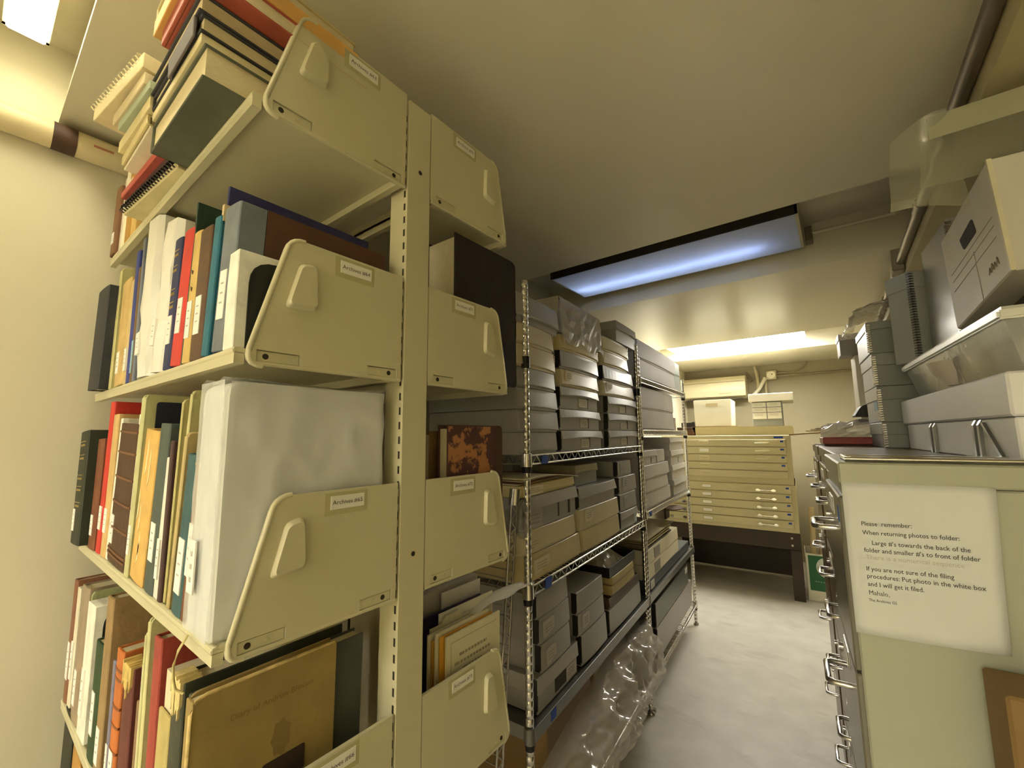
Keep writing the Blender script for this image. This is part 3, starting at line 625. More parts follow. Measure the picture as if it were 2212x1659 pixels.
tc = nt.nodes.new('ShaderNodeTexCoord'); nt.links.new(tc.outputs['Object'], n.inputs['Vector'])
cr = nt.nodes.new('ShaderNodeValToRGB'); cr.color_ramp.elements[0].position = .50; cr.color_ramp.elements[1].position = .54
cr.color_ramp.elements[0].color = rgb((78,46,42)); cr.color_ramp.elements[1].color = rgb((170,116,70))
nt.links.new(n.outputs['Fac'], cr.inputs['Fac']); nt.links.new(cr.outputs['Color'], b.inputs['Base Color'])
MB().prism(brounded([(.002,.002),(.15,.002),(.15,.267),(.002,.267)], [.002]*4), 'x', 0, .0006).build('worn_leather', mm, mbk)
MB().prism(brounded([(.15,.002),(.172,.002),(.172,.266),(.15,.267)], [.002,.01,.012,.002]), 'x', 0, .0008).build('leather_spine', mat((70,46,30), .5), mbk)
rear_book('thick tan paged book behind the mottled leather album', -.66, .10, .585, .17, 1.2132, .258, (126,96,50), .2)
def card(label, name, cat, x, y0, y1, z1, col, th=.004, tilt=0.0, z0=.8502, tab=None):
    t = thing(name, label, cat, (x, y0, z0), (0, tilt, 0), 'folders on the fourth rear shelf'); d = y1-y0; h = z1-z0
    poly = [(0,0),(d,0),(d,h),(0,h)] if not tab else [(0,0),(d,0),(d,h-.012),(tab[1],h-.012),(tab[1]-.01,h),(tab[0]+.01,h),(tab[0],h-.012),(0,h-.012)]
    MB().prism(poly, 'x', -th, 0).build('sheet', mat(col, .65, var=.04), t)
    return t
cc = card('cream card folder with three lines of faint print, front of the fourth rear shelf', 'card_folder', 'folder', -.620, .598, .757, 1.08, (212,204,172))
m = MB()
for k, (a, b) in enumerate(((.035,.115),(.022,.125),(.045,.10))):
    y = a
    while y < b:
        wd = .006+.007*((k*7+int(y*1e4)) % 3)/2; m.box(0, .0004, y, min(b, y+wd), .185-.014*k, .190-.014*k); y += wd+.003
for (ya,yb,za,zb_) in ((.012,.147,.215,.2158),(.012,.147,.10,.1008),(.012,.0128,.10,.2158)): m.box(0,.0003,ya,yb,za,zb_)
m.build('print', mat((150,140,112), .7, var=0), cc)
card('orange yellow divider folder behind the cream card folder', 'divider_folder', 'folder', -.627, .588, .74, 1.082, (206,150,44), .003)
card('white folder between the two orange dividers', 'paper_folder', 'folder', -.633, .583, .735, 1.088, (226,216,184), .004)
card('second orange divider seen as a thin strip', 'divider_folder', 'folder', -.640, .58, .73, 1.075, (200,146,50), .0025)
card('outermost pale cream folder beside the upright post', 'paper_folder', 'folder', -.646, .576, .73, 1.085, (222,212,176), .004)
card('pale tabbed folder standing behind the outermost cream folder', 'paper_folder', 'folder', -.656, .59, .77, 1.10, (210,204,176), .004, 0, .8502, (.03,.09))
card('white index sheet standing tall behind tabbed folder', 'index_sheet', 'paper', -.664, .62, .785, 1.105, (226,222,206), .003)
card('dark purple folder on the fourth rear shelf', 'purple_folder', 'folder', -.685, .58, .768, 1.098, (50,30,66), .006)
card('grey white folder stack behind the purple folder', 'paper_folder', 'folder', -.715, .60, .79, 1.13, (196,188,176), .02)
card('white sheet at the back of the purple folder', 'index_sheet', 'paper', -.700, .66, .782, 1.126, (224,220,214), .003)
lf = thing('loose_paper', 'white loose sheet curling out over the folders toward the wire shelving', 'paper', (-.665, .70, 1.083))
m = MB(); m.grid(lambda u, v: (-.02+.05*v+.012*u, .0+.20*u, .012*math.sin(2.6*u)+.012*v*u-.004*u+.006*math.sin(9*v*u)), 10, 6)
m.build('sheet', mat((232,230,222), .6, var=.02), lf)

rear_book('dark olive volume on the fourth rear shelf seen past the folio', -.735, .12, .536, .04, .8502, .30, (66,58,36), .2)
rear_book('brownish olive volume on the fourth rear shelf beside upright post', -.665, .06, .534, .034, .8502, .31, (92,78,46), .2)
# ---------------------------------------------------------------- chrome wire shelving
chrome = mat((222,219,213), .2, 1.0, var=.03)
chrome_d = mat((182,178,172), .28, 1.0, var=.08)
blackp = mat((18,18,18), .45, var=0)
tape_b = mat((34,74,168), .6, var=.05)
NF, DEP = -.727, .58      # front line of the posts, depth of the shelves
def wire_unit(label, s0, s1, shelves, ztop, tapes, pitch=.054):
    L = s1-s0
    t = thing('wire_shelving_unit', label, 'shelving', W(s0, NF, 0), (0,0,PI/2+TW), 'chrome wire shelving units')
    # local x along the aisle, local y into the shelf
    def wpost(x, y):
        m = MB(); pts = []; rad = []
        z = .03
        while z < ztop:
            pts += [(x,y,z),(x,y,z+.021),(x,y,z+.0225),(x,y,z+.024)]; rad += [.0127,.0127,.0117,.0117]; z += .0254
        pts.append((x,y,ztop)); rad.append(.0125)
        m.tube(pts, .0127, 10, 0, rad)
        m.build('post', chrome, t)
        f = MB().tube([(x,y,0),(x,y,.012),(x,y,.014),(x,y,.034)], .014, 10, 0, [.019,.019,.009,.009]); f.build('levelling_foot', chrome_d, t)
    for x in (0, L):
        for y in (0, DEP): wpost(x, y)
    for z, solid in shelves:
        m = MB(); zt, zb = z+.014, z-.014
        if not solid:
            for y in (-.012, DEP+.012):
                m.tube([(.012,y,zt),(L-.012,y,zt)], .0036, 6); m.tube([(.012,y,zb),(L-.012,y,zb)], .0036, 6)
                n = int(L/pitch); pts = []
                for k in range(2*n+1): pts.append((.016+(L-.032)*k/(2*n), y, zb if k%2 == 0 else zt))
                m.tube(pts, .0026, 5)
            for x in (-.0, L):
                m.tube([(x,.014,zt),(x,DEP-.014,zt)], .0036, 6); m.tube([(x,.014,zb),(x,DEP-.014,zb)], .0036, 6)
                pts = [(x,.016+(DEP-.032)*k/30, zb if k%2 == 0 else zt) for k in range(31)]; m.tube(pts, .0022, 5)
            for k in range(int(L/.026)): m.tube([(.02+k*.026,-.012,zt+.003),(.02+k*.026,DEP+.012,zt+.003)], .0019, 5)
            for y in (.15,.3,.45): m.tube([(.0,y,zt-.001),(L,y,zt-.001)], .003, 6)
        else:
            m.box(.0, L, -.014, DEP+.014, z+.010, z+.0135); m.box(.0, L, -.016, -.013, z-.022, z+.0165); m.box(.0, L, DEP+.013, DEP+.016, z-.022, z+.0165)
            m.box(-.003, 0, -.014, DEP+.014, z-.022, z+.0165); m.box(L, L+.003, -.014, DEP+.014, z-.022, z+.0165)
            m.tube([(0,-.0145,z+.0165),(L,-.0145,z+.0165)], .0028, 6)
        for x in (0, L):
            for y in (0, DEP): m.tube([(x,y,z-.022),(x,y,z+.02)], .0185, 10, 0, [.0195,.0175])
        m.build('wire_shelf' if not solid else 'solid_shelf', chrome if not solid else mat((128,126,122), .35, .75, var=.08), t)
        c = MB()
        for x in (0, L):
            for y in (0, DEP): c.tube([(x,y,z-.042),(x,y,z-.022)], .0158, 10, 0, [.0145,.0165])
        c.build('black_collar', blackp, t)
    for (x, z, w, h) in tapes:
        MB().box(x, x+w, -.0172, -.0148, z-h/2, z+h/2).build('blue_tape', tape_b, t)
    return t
S1, S2, S3 = 1.185, 2.425, 3.66
u1 = wire_unit('near chrome wire shelving unit packed with grey and tan boxes', S1, S2-.014, [(1.382,0),(.977,0),(.566,1),(.155,0)], 1.985, [(.075,1.378,.04,.026),(.085,.977,.04,.034),(.105,.566,.035,.03)])
for x in (0, S2-.014-S1): MB().tube([(x,0,1.682),(x,0,1.722)], .0165, 10).build('black_collar', blackp, u1)
u2 = wire_unit('far chrome wire shelving unit holding long flat boxes', S2+.014, S3, [(1.776,0),(1.470,0),(1.01,0),(.565,1),(.15,0)], 1.90, [(.06,1.01,.035,.026)], .03)
# ---------------------------------------------------------------- archival boxes
GREY, GREY2, TAN, TAN2, WHITE, LILAC = (160,158,154), (152,150,147), (206,194,158), (190,170,118), (222,214,192), (208,203,205)
def bulge_box(m, x0, x1, y0, y1, z0, z1, b, mi=0, sag=0.0):
    n = 10; vs = []
    for zz, sg in ((z0, sag), (z1, 0)):
        for k in range(n+1):
            u = k/n; q = 1-(2*u-1)**2; vs.append((x0+(x1-x0)*u, y0-b*q, zz+sg*q))
        vs += [(x1,y1,zz),(x0,y1,zz)]
    N = n+3; fs = [tuple(range(N-1,-1,-1)), tuple(range(N,2*N))]+[(i,(i+1)%N,(i+1)%N+N,i+N) for i in range(N)]
    m.add(vs, fs, mi)
    return m
def lip(m, x0, x1, y0, y1, z0, z1, bt, bb, sag):
    """flap or lid whose lower front edge bows away from the box"""
    n = 12; vs = []
    for zz, b_, sg in ((z0, bb, sag), (z1, bt, 0)):
        for k in range(n+1):
            u = k/n; q = 1-(2*u-1)**2; vs.append((x0+(x1-x0)*u, y0-b_*(.45+.55*q if b_ == bb else q), zz+sg*q))
        vs += [(x1,y1,zz),(x0,y1,zz)]
    N = n+3; fs = [tuple(range(N-1,-1,-1)), tuple(range(N,2*N))]+[(i,(i+1)%N,(i+1)%N+N,i+N) for i in range(N)]
    m.add(vs, fs); return m
GRP = 'archival boxes on the wire shelving'
def abox(label, s0, s1, z0, z1, col, n0=-.735, d=.39, lid=None, sticker=None, slot=None, strip=None, zig=None, b=.006, name='archival_box', rz=0.0, group=GRP, rough=.36, lidcol=None, cat='box'):
    h, w = z1-z0-.0012, s1-s0
    if strip is None and col in (G2, GREY2) and rz == 0: strip = 'k'
    t = thing(name, label, cat, W(s0, n0, z0+.0006), (0,0,PI/2+TW+rz), group)
    cm = mat(col, rough, var=.05, scale=5, bump=.02, bscale=30, spec=.5)
    m = MB()
    if lid:      # telescoping lid whose front lip bows
        bulge_box(m, .003, w-.003, 0, d, 0, h-.004, b*.4); m.build('box_body', cm, t, .0012)
        l = MB(); lip(l, 0, w, -.003, d+.003, h-lid, h, b*1.2, b*2.2+.003, .007 if b else 0); l.build('lid', mat(lidcol or tuple(min(255,v+12) for v in col), rough, var=.04, scale=5, spec=.35), t, .0015)
    else:        # clamshell box, the lid flap folds over the whole front
        bulge_box(m, 0, w, 0, d, 0, h, b, 0); m.build('box_body', cm, t, .0015)
        f = MB(); lip(f, .0005, w-.0005, -.0015, .006, .0075, h-.001, b*.6, b*1.3+.0045, .004); f.build('front_flap', cm, t, .001)
    yf = -.0045-b
    if sticker:
        x, z, sw, sh = sticker[:4]; u = (x+sw/2)/w; yy = (-.0030-b*1.0*(1-(2*u-1)**2)-.0020) if not lid else -.0014-b*.42*(1-(2*u-1)**2)
        q = MB(); q.box(x, x+sw, yy-.001, yy+.003, z, z+sh)
        for k in range(3): q.box(x+sw*.15, x+sw*.8, yy-.0014, yy-.0008, z+sh*(.68-.2*k), z+sh*(.73-.2*k), 1)
        q.build('paper_label', [mat(sticker[4] if len(sticker) > 4 else (216,210,192), .6, var=.03), mat((150,144,130), .7, var=0)], t)
    if slot:
        x, z, sw, sh = slot; MB().box(x, x+sw, -.0012-b*.4, .002, z, z+sh).build('finger_slot', mat((64,58,48), .8), t)
    if strip and strip != 'n':    # dark reinforced corner strip with a toothed edge
        q = MB(); q.box(-.0012, .0004, .002, .020, h*.04, h*.97); q.box(-.0012, .004, -.0022, .002, h*.12, h*.95)
        k = h*.05
        while k < h*.93: q.box(-.002, -.0008, .004, .016, k, k+.004); k += .007
        q.build('corner_strip', mat((30,26,22), .5) if strip == 'k' else mat((180,170,140), .35, .7), t)
    if zig:      # bright toothed metal edge at the right corner
        q = MB(); k = .004
        while k < h-.008: q.prism([(w-.006,k),(w+.0012,k+.002),(w+.0012,k+.0055),(w-.006,k+.007)], 'y', -.0052, .012); k += .0085
        q.build('metal_edge', mat((170,160,130), .3, .8), t)
    return t
G2 = (160,158,154)
# -- near unit, top shelf, first column
abox('grey box topmost of the first column beside the near chrome post', 1.138, 1.436, 1.8395, 1.938, G2, lid=.075, strip='k')
abox('upper tan box with small label near top of the first column', 1.140, 1.394, 1.766, 1.8395, TAN, sticker=(.02,.035,.05,.03,(208,196,160)), strip='k', zig=1)
abox('lower unlabelled tan box in the first column', 1.138, 1.404, 1.688, 1.766, TAN, zig=1)
abox('grey box directly under the tan boxes of first column', 1.136, 1.402, 1.619, 1.688, G2, strip='n')
abox('third grey box up in the first column', 1.140, 1.415, 1.546, 1.619, G2, b=.008, strip='n')
abox('second grey box up in the first column', 1.145, 1.420, 1.471, 1.546, G2, b=.008, strip='n')
abox('lowest grey box of the first column on the top wire shelf', 1.152, 1.410, 1.3985, 1.471, G2, b=.005, strip='n')
# second column
abox('cream tan box under the plastic bag in the second column', 1.456, 1.838, 1.794, 1.857, (206,190,138), sticker=(.03,.03,.06,.025,(216,204,166)), zig=1)
abox('grey box below the cream tan one in second column', 1.453, 1.831, 1.719, 1.794, G2, strip='k', b=.009)
abox('tan box with glossy label sleeve in the second column', 1.457, 1.825, 1.650, 1.719, TAN, sticker=(.03,.022,.055,.042,(222,210,176)), b=.009)
abox('grey lidded box third from the bottom of second column', 1.446, 1.825, 1.562, 1.650, GREY2, lid=.036, sticker=(.17,.012,.085,.036,(206,200,180)), slot=(.257,.01,.009,.045))
abox('grey lidded box second from the bottom of second column', 1.441, 1.838, 1.479, 1.562, GREY2, lid=.036, sticker=(.18,.012,.08,.034,(186,180,164)), slot=(.262,.01,.01,.044))
abox('lowest grey lidded box of the second column', 1.450, 1.857, 1.3985, 1.479, GREY2, lid=.034, sticker=(.18,.008,.08,.036,(214,206,184)), slot=(.262,.008,.009,.044))
# third column
abox('cream box under the small grey lidded box in the third column', 1.905, 2.280, 1.867, 1.940, (208,194,152), zig=1, b=.008)
abox('pale tan box below the cream one in third column', 1.909, 2.270, 1.795, 1.867, (206,194,160), sticker=(.01,.03,.05,.03,(224,216,190)), b=.009)
abox('grey unlabelled box in the middle of the third column', 1.902, 2.342, 1.720, 1.795, G2, b=.010)
abox('tan box with square label sleeve in the third column', 1.907, 2.348, 1.648, 1.720, (206,196,166), sticker=(.025,.02,.07,.045,(228,222,204)), b=.010)
abox('third grey lidded box from the bottom of third column', 1.950, 2.399, 1.565, 1.648, GREY2, lid=.04, sticker=(.16,.008,.09,.03,(196,190,172)), slot=(.255,.008,.012,.042))
abox('second grey lidded box from the bottom of third column', 1.948, 2.402, 1.481, 1.565, GREY2, lid=.036, sticker=(.17,.008,.1,.03,(186,178,160)), slot=(.275,.008,.014,.042))
abox('lowest grey lidded box of the third column', 1.946, 2.405, 1.3985, 1.481, GREY2, lid=.034, sticker=(.17,.01,.09,.034,(206,198,176)), slot=(.265,.01,.012,.044))
# on top of the columns
abox('small grey lidded box with metal corners perched on the third column', 2.075, 2.400, 1.9405, 2.052, (138,135,128), n0=-.722, d=.30, lid=.045, strip=None, slot=None, b=.002, sticker=None)
bb = abox('big grey box draped in a milky plastic bag above the second column', 1.462, 1.872, 1.8575, 2.005, (158,155,148), n0=-.745, d=.40, b=.004)
def bag_over(label, s0, s1, n0, d, zb, zt, seed, col=(206,200,186)):
    t = thing('plastic_bag', label, 'plastic bag', W(s0, n0, zb), (0,0,PI/2+TW)); w, h = s1-s0, zt-zb; rnd = random.Random(seed)
    def jit(a): return rnd.uniform(-a, a)
    m = MB()
    m.grid(lambda u, v: (w*u, -.012-.012*(1-v)+(jit(.004) if v < .95 else 0), h*v*(1)-(1-v)*.03*(.4+abs(math.sin(7*u)))), 14, 7, smooth=False)
    m.grid(lambda u, v: (w*u, -.012+(d+.02)*v, h+jit(.002)), 10, 5, smooth=False)
    for x in (-.006, w+.006): m.grid(lambda u, v: (x+(1-v)*(.02 if x > 0 else -.014)*(1+jit(.5)), -.012+(d+.02)*u, h*v-.02*(1-v)), 8, 6, smooth=False)
    m.build('film', film(col, .40, .35, .10, 10, .2), t); return t
bag_over('milky plastic bag pulled over a grey box on top of near shelving', 1.456, 1.880, -.744, .41, 1.862, 2.010, 5)
# -- near unit, second shelf
abox('tan flat box under loose folders at left of the second wire shelf', 1.153, 1.550, 1.262, 1.300, (206,190,136), sticker=(.02,.002,.12,.03,(222,212,180)), b=.003, d=.4)
abox('grey lidded box with two slots on the second wire shelf', 1.172, 1.565, 1.1545, 1.262, GREY2, lid=.043, sticker=(.02,-.0,.10,.062,(170,166,158)), slot=(.235,.014,.009,.05), b=.008)
MB().box(.322,.332,-.0055,.002,.014,.062).build('finger_slot', mat((64,58,48), .8), bpy.data.objects[[o.name for o in bpy.data.objects if o.get('label') == 'grey lidded box with two slots on the second wire shelf'][0]])
abox('tan box with worn label directly under the two slotted grey box', 1.166, 1.546, 1.079, 1.1545, TAN, sticker=(.005,.006,.10,.045,(204,192,158)), b=.006)
abox('lowest tan box at left of the second wire shelf', 1.174, 1.588, .9935, 1.079, (202,186,142), sticker=(.05,.02,.10,.045,(212,202,172)), b=.008)
abox('small grey box with tan band on top of middle stack, second wire shelf', 1.612, 1.852, 1.2495, 1.335, (126,124,118), n0=-.76, d=.3, lid=.034, lidcol=(150,142,112), b=.002)
abox('grey box with bowed lid in the middle of second wire shelf', 1.590, 2.002, 1.1615, 1.2495, GREY2, lid=.042, b=.010)
abox('tan box with printed label in the middle of second wire shelf', 1.599, 2.037, 1.0785, 1.1615, TAN, sticker=(.04,.03,.075,.045,(216,204,172)), b=.007)
abox('lowest tan box in the middle of second wire shelf', 1.615, 2.041, .9935, 1.0785, (204,188,144), b=.007)
abox('topmost small grey box of the right stack, second wire shelf', 2.053, 2.255, 1.2505, 1.328, G2, sticker=(.03,.02,.05,.045,(170,166,160)), strip='k', b=.002, d=.3)
abox('second grey box down in the right stack, second wire shelf', 2.064, 2.333, 1.1645, 1.2505, G2, sticker=(.05,.02,.075,.058,(176,172,166)), strip='k', b=.003)
abox('third grey box down in the right stack, second wire shelf', 2.070, 2.324, 1.0795, 1.1645, G2, sticker=(.05,.02,.06,.05,(172,168,162)), strip='k', b=.003)
abox('lowest grey lidded box of the right stack with a pale tag', 2.070, 2.334, .9935, 1.0795, G2, lid=.036, sticker=(.215,.01,.035,.05,(206,226,224)), strip='k', b=.004)
lp = thing('loose_folders', 'ragged pile of loose folders on the flat tan box, second wire shelf', 'folders', W(1.15, -.742, 1.301), (0,0,PI/2+TW))
for i, (c, dz, a) in enumerate((((214,204,170),.001,.0),((96,48,38),.007,.01),((196,186,156),.012,.016),((222,214,190),.019,.02))):
    m = MB(); m.grid(lambda u, v: (.40*u, -.01*i+.32*v, dz+a*math.sin(3*u+.5*i)*u+.002), 12, 3); 
    o = m.build('folder', mat(c, .7), lp); md = o.modifiers.new('t','SOLIDIFY'); md.thickness = .002
# -- near unit, third shelf
abox('topmost grey box of the left stack on the solid shelf', 1.243, 1.467, .867, .944, (156,153,147), strip='k', b=.004, d=.34)
abox('labelled grey box second from top, left stack on solid shelf', 1.258, 1.479, .784, .867, (156,153,147), strip='k', sticker=(.022,.016,.072,.05,(186,180,168)), b=.004, d=.34)
abox('labelled grey box third from top, left stack on solid shelf', 1.268, 1.481, .694, .784, (156,153,147), strip='k', sticker=(.03,.016,.065,.048,(186,180,168)), b=.004, d=.34)
abox('long lidded grey box with dark slot at the foot of the left stack', 1.242, 1.542, .5835, .694, (156,153,147), strip='k', lid=.05, sticker=(.205,.01,.08,.045,(190,184,174)), slot=(.12,.012,.085,.045), b=.003, d=.38)
abox('topmost grey box of the middle stack on the solid shelf', 1.546, 1.808, .780, .861, (156,153,147), strip='k', b=.004, d=.36)
abox('labelled grey box in the middle stack on the solid shelf', 1.553, 1.814, .698, .780, (156,153,147), strip='k', sticker=(.035,.02,.06,.05,(190,184,174)), b=.004, d=.36)
abox('lowest grey box of the middle stack on the solid shelf', 1.580, 1.836, .5835, .698, (160,157,150), strip='k', b=.006, d=.36)
abox('long flat grey box at right end of the solid shelf', 1.875, 2.325, .5835, .690, (156,153,147), strip='k', b=.004, d=.34)
abox('dark brown shallow box stacked on the long flat grey box', 1.880, 2.31, .690, .735, (74,58,42), b=.002, d=.32)
abox('lower tan box in the stack under the black tray', 1.92, 2.24, .735, .778, (178,160,104), b=.003, d=.30)
abox('upper tan box in the stack under the black tray', 1.93, 2.23, .778, .8155, (190,172,116), b=.003, d=.30)
ty = thing('black_tray', 'open black tray holding a plastic wrapped bundle on the tan boxes', 'tray', W(1.90, -.735, .8162), (0,0,PI/2+TW))
m = MB(); m.box(0,.37,0,.32,0,.004); m.box(0,.37,0,.004,0,.045); m.box(0,.37,.316,.32,0,.045); m.box(0,.004,0,.32,0,.045); m.box(.366,.37,0,.32,0,.045)
m.build('tray', mat((24,22,22), .4), ty, .001)
bn = thing('wrapped_bundle', 'crinkled plastic wrapped bundle lying in the black tray', 'bundle', W(1.93, -.75, .8208), (0,0,PI/2+TW))
rb = random.Random(11); m = MB(); m.grid(lambda u, v: (.30*u, .02+.26*v, .07*math.sin(PI*u)**.5*math.sin(PI*v)**.5+rb.uniform(0,.012)), 12, 10, smooth=False)
m.build('wrapping', mat((176,170,152), .18, var=.15, scale=20, spec=.8), bn)
# -- near unit, bottom shelf: big crumpled clear bag over cartons
abox('brown carton inside the crumpled plastic on the bottom wire shelf', 1.42, 1.80, .1755, .44, (128,100,60), n0=-.80, d=.42, b=.0, group=None, name='cardboard_carton')
abox('second brown carton further along bottom wire shelf under the plastic', 1.84, 2.25, .1755, .45, (138,112,72), n0=-.80, d=.40, b=.0, group=None, name='cardboard_carton')
cb = thing('crumpled_plastic', 'huge crumpled sheet of clear plastic spilling from the bottom wire shelf', 'plastic sheet', W(1.24, -.727, 0.16), (0,0,PI/2+TW))
rb = random.Random(4); from mathutils import noise as mnoise
def crump(u, v):
    x = 1.16*u; env = .45+.55*math.sin(PI*min(1,u*1.02))**.6
    prof = [( .06,.30),(.0,.31),(-.055,.27),(-.085,.18),(-.085,.09),(-.055,.02),(-.02,.008),(.03,.006)]
    k = v*(len(prof)-1); i = min(int(k), len(prof)-2); f = k-i
    y = prof[i][0]*(1-f)+prof[i+1][0]*f; z = prof[i][1]*(1-f)+prof[i+1][1]*f
    h = .62+.38*min(1, u*1.5)
    p = Vector((x*7, y*9+3, z*9)); 
    def cell(q): return mnoise.voronoi(q)[0][0]
    a = mnoise.noise(p*.5)*.03 + (cell(p*1.05+Vector((5,2,1)))-.45)*.070 + (cell(p*2.4+Vector((1,7,3)))-.45)*.034 + (cell(p*3.6)-.45)*.014
    e = math.sin(PI*v)**.5 if 0 < v < 1 else 0
    return (x+a*.4*e, y*(.5+.5*env)-a*e, max(.004, z*h+a*.5*e))
m = MB(); m.grid(crump, 150, 70); m.build('film', film((226,220,210), .44, .09, .0, 16, 1.0), cb)
# -- far unit
def long_box(*a, **k): return abox(*a, **k)
abox('uppermost long pale box on the top shelf of far wire unit', 2.475, 3.435, 1.913, 2.032, LILAC, d=.50, b=.004, rough=.62)
abox('lower long pale box on the top shelf of far wire unit', 2.465, 3.405, 1.7935, 1.913, LILAC, d=.50, b=.004, rough=.62)
abox('light blue box end beside upper long pale box on far wire unit', 3.440, 3.60, 1.918, 2.025, (196,210,214), d=.45, b=.0)
abox('light blue box end beside lower long pale box on far wire unit', 3.412, 3.60, 1.7935, 1.917, (200,212,214), d=.45, b=.0)
abox('upper long pale box on the second shelf of far wire unit', 2.477, 3.302, 1.612, 1.748, (200,194,192), d=.50, b=.003, rough=.55)
abox('lower long pale box on the second shelf of far wire unit', 2.460, 3.300, 1.4875, 1.612, (200,194,192), d=.50, b=.003, rough=.55)
rl = thing('paper_roll', 'white paper roll standing at the end of far wire unit second shelf', 'paper roll', W(3.48, -.80, 1.4875))
MB().tube([(0,0,0),(0,0,.10)], .045, 16).build('roll', mat((226,218,204), .6), rl); MB().tube([(0,0,.1),(0,0,.101)], .018, 10).build('core', mat((150,120,84), .7), rl)
abox('lowest pale box of the left stack, third shelf of far wire unit', 2.470, 3.090, 1.0275, 1.117, (190,186,182), sticker=(.01,.03,.06,.03), b=.004, d=.45)
abox('second pale box of the left stack, third shelf of far wire unit', 2.477, 3.032, 1.117, 1.195, (192,188,184), b=.006, d=.44)
abox('third pale box of the left stack with bowed lid, far wire unit', 2.461, 3.070, 1.195, 1.278, (194,190,188), b=.008, d=.44)
abox('small pale lidded box with slot on left stack of far wire unit', 2.450, 2.778, 1.278, 1.366, (192,188,184), lid=.04, slot=(.20,.01,.012,.034), b=.004, d=.35)
abox('small square pale box leaning on left stack of far wire unit', 2.79, 3.03, 1.278, 1.362, (190,186,184), b=.0, d=.3, rz=.05)
abox('dark square box standing behind left stack, third shelf of far wire unit', 2.50, 3.06, 1.0275, 1.445, (44,40,34), n0=-1.19, d=.10, b=.0)
for i, (z0, z1, c, lb) in enumerate(((1.0275,1.135,(176,174,164),'lowest'),(1.135,1.24,(200,196,186),'second'),(1.24,1.345,(200,196,186),'third'),(1.345,1.44,(202,198,190),'topmost'))):
    abox('%s pale lidded box of the right stack, third shelf of far wire unit' % lb, 3.20-.02*i, 3.63-.02*i, z0, z1, c, lid=.04, slot=(.22,.012,.01,.04) if i == 2 else None, b=.005, d=.4, sticker=(.34,z1-z0-.05,.05,.035,(220,216,208)) if i == 0 else None)
abox('lower white box with barcode label on the solid shelf of far unit', 2.488, 3.240, .640, .7215, (226,218,190), sticker=(.13,.012,.12,.058,(150,144,130)), b=.0, d=.45)
abox('upper white box with barcode label on the solid shelf of far unit', 2.492, 3.236, .7215, .805, (230,222,194), sticker=(.13,.014,.12,.058,(150,144,130)), b=.0, d=.45)
abox('long slate blue box under the white boxes on solid shelf of far unit', 2.50, 3.58, .5825, .640, (72,80,86), b=.0, d=.5, sticker=(.02,.006,.07,.042,(224,222,214)))
pf = thing('folder_pile', 'pile of old folders on the upper white box of far unit', 'folders', W(2.47, -.74, .8062), (0,0,PI/2+TW))
for k in range(7):
    c = ((74,66,58),(150,138,104),(186,174,134),(120,108,80),(176,164,124),(140,128,96),(162,150,118))[k]
    MB().box(.0+.01*(k%3), .62-.02*(k%4), .0+.012*(k%2), .4, .008*k, .008*k+.0075).build('folder', mat(c, .7, var=.1), pf)
MB().box(-.01,.66,-.012,.40,.058,.0605).build('folder', mat((172,160,118), .7), pf)
wd = thing('round_board', 'thin brown oval board sticking out below third shelf of far unit', 'board', W(3.10, -.715, .955), (0,0,TW))
m = MB(); m.prism([(.055*math.cos(2*PI*k/28), .11*math.sin(2*PI*k/28)) for k in range(28)], 'z', 0, .008); m.build('board', mat((104,76,44), .7, var=.2), wd, .002)
MB().box(-.055,-.045,-.05,.05,-.07,.001).build('support', mat((80,66,44), .7), wd)
abox('dark slate box leaning on the bottom shelf of far unit', 2.60, 3.49, .352, .49, (84,86,82), b=.0, d=.45, strip='k', sticker=(.80,.09,.06,.035,(214,212,204)))
abox('long grey box at the foot of the far wire unit', 2.61, 3.585, .1725, .352, (152,146,142), b=.0, d=.46, strip='k')
# ---------------------------------------------------------------- spare wire shelf leaning beside the near unit
sp = thing('spare_wire_shelf', 'spare wire shelf stood on end between bookcase and wire shelving', 'wire shelf', (-.818, .935, .012), (math.radians(-7), 0, math.radians(4)))
m = MB(); Hh, Dd = 1.29, .42
for x in (0, -Dd):
    for y in (-.016, .016): m.tube([(x,y,0),(x,y,Hh-.03),(x,y*.4,Hh)], .0036, 6)
    m.tube([(x, -.016 if k%2 else .016, .01+(Hh-.04)*k/56) for k in range(57)], .0022, 5)
for k in range(46): m.tube([(0,.016,.03+k*.026),(-Dd,.016,.03+k*.026)], .0018, 4)
m.build('wire_frame', chrome_d, sp)
for z in (.0, Hh-.05):
    for x in (0, -Dd): MB().tube([(x,0,z),(x,0,z+.05)], .018, 10).build('corner_sleeve', chrome, sp)
bg = thing('small_plastic_bag', 'small dark plastic bag hooked on the spare wire shelf', 'plastic bag', (-.806, 1.098, 1.20))
rb = random.Random(8); m = MB()
m.grid(lambda u, v: ((.017*math.sin(PI*v)**.5+.003)*math.cos(2*PI*u)+rb.uniform(-.003,.003)*(0<u<1), (.022*math.sin(PI*v)**.5+.003)*math.sin(2*PI*u), -.06+.12*v), 14, 10, smooth=False)
m.build('film', film((150,144,130), .55, .1, .5, 40, .9), bg)
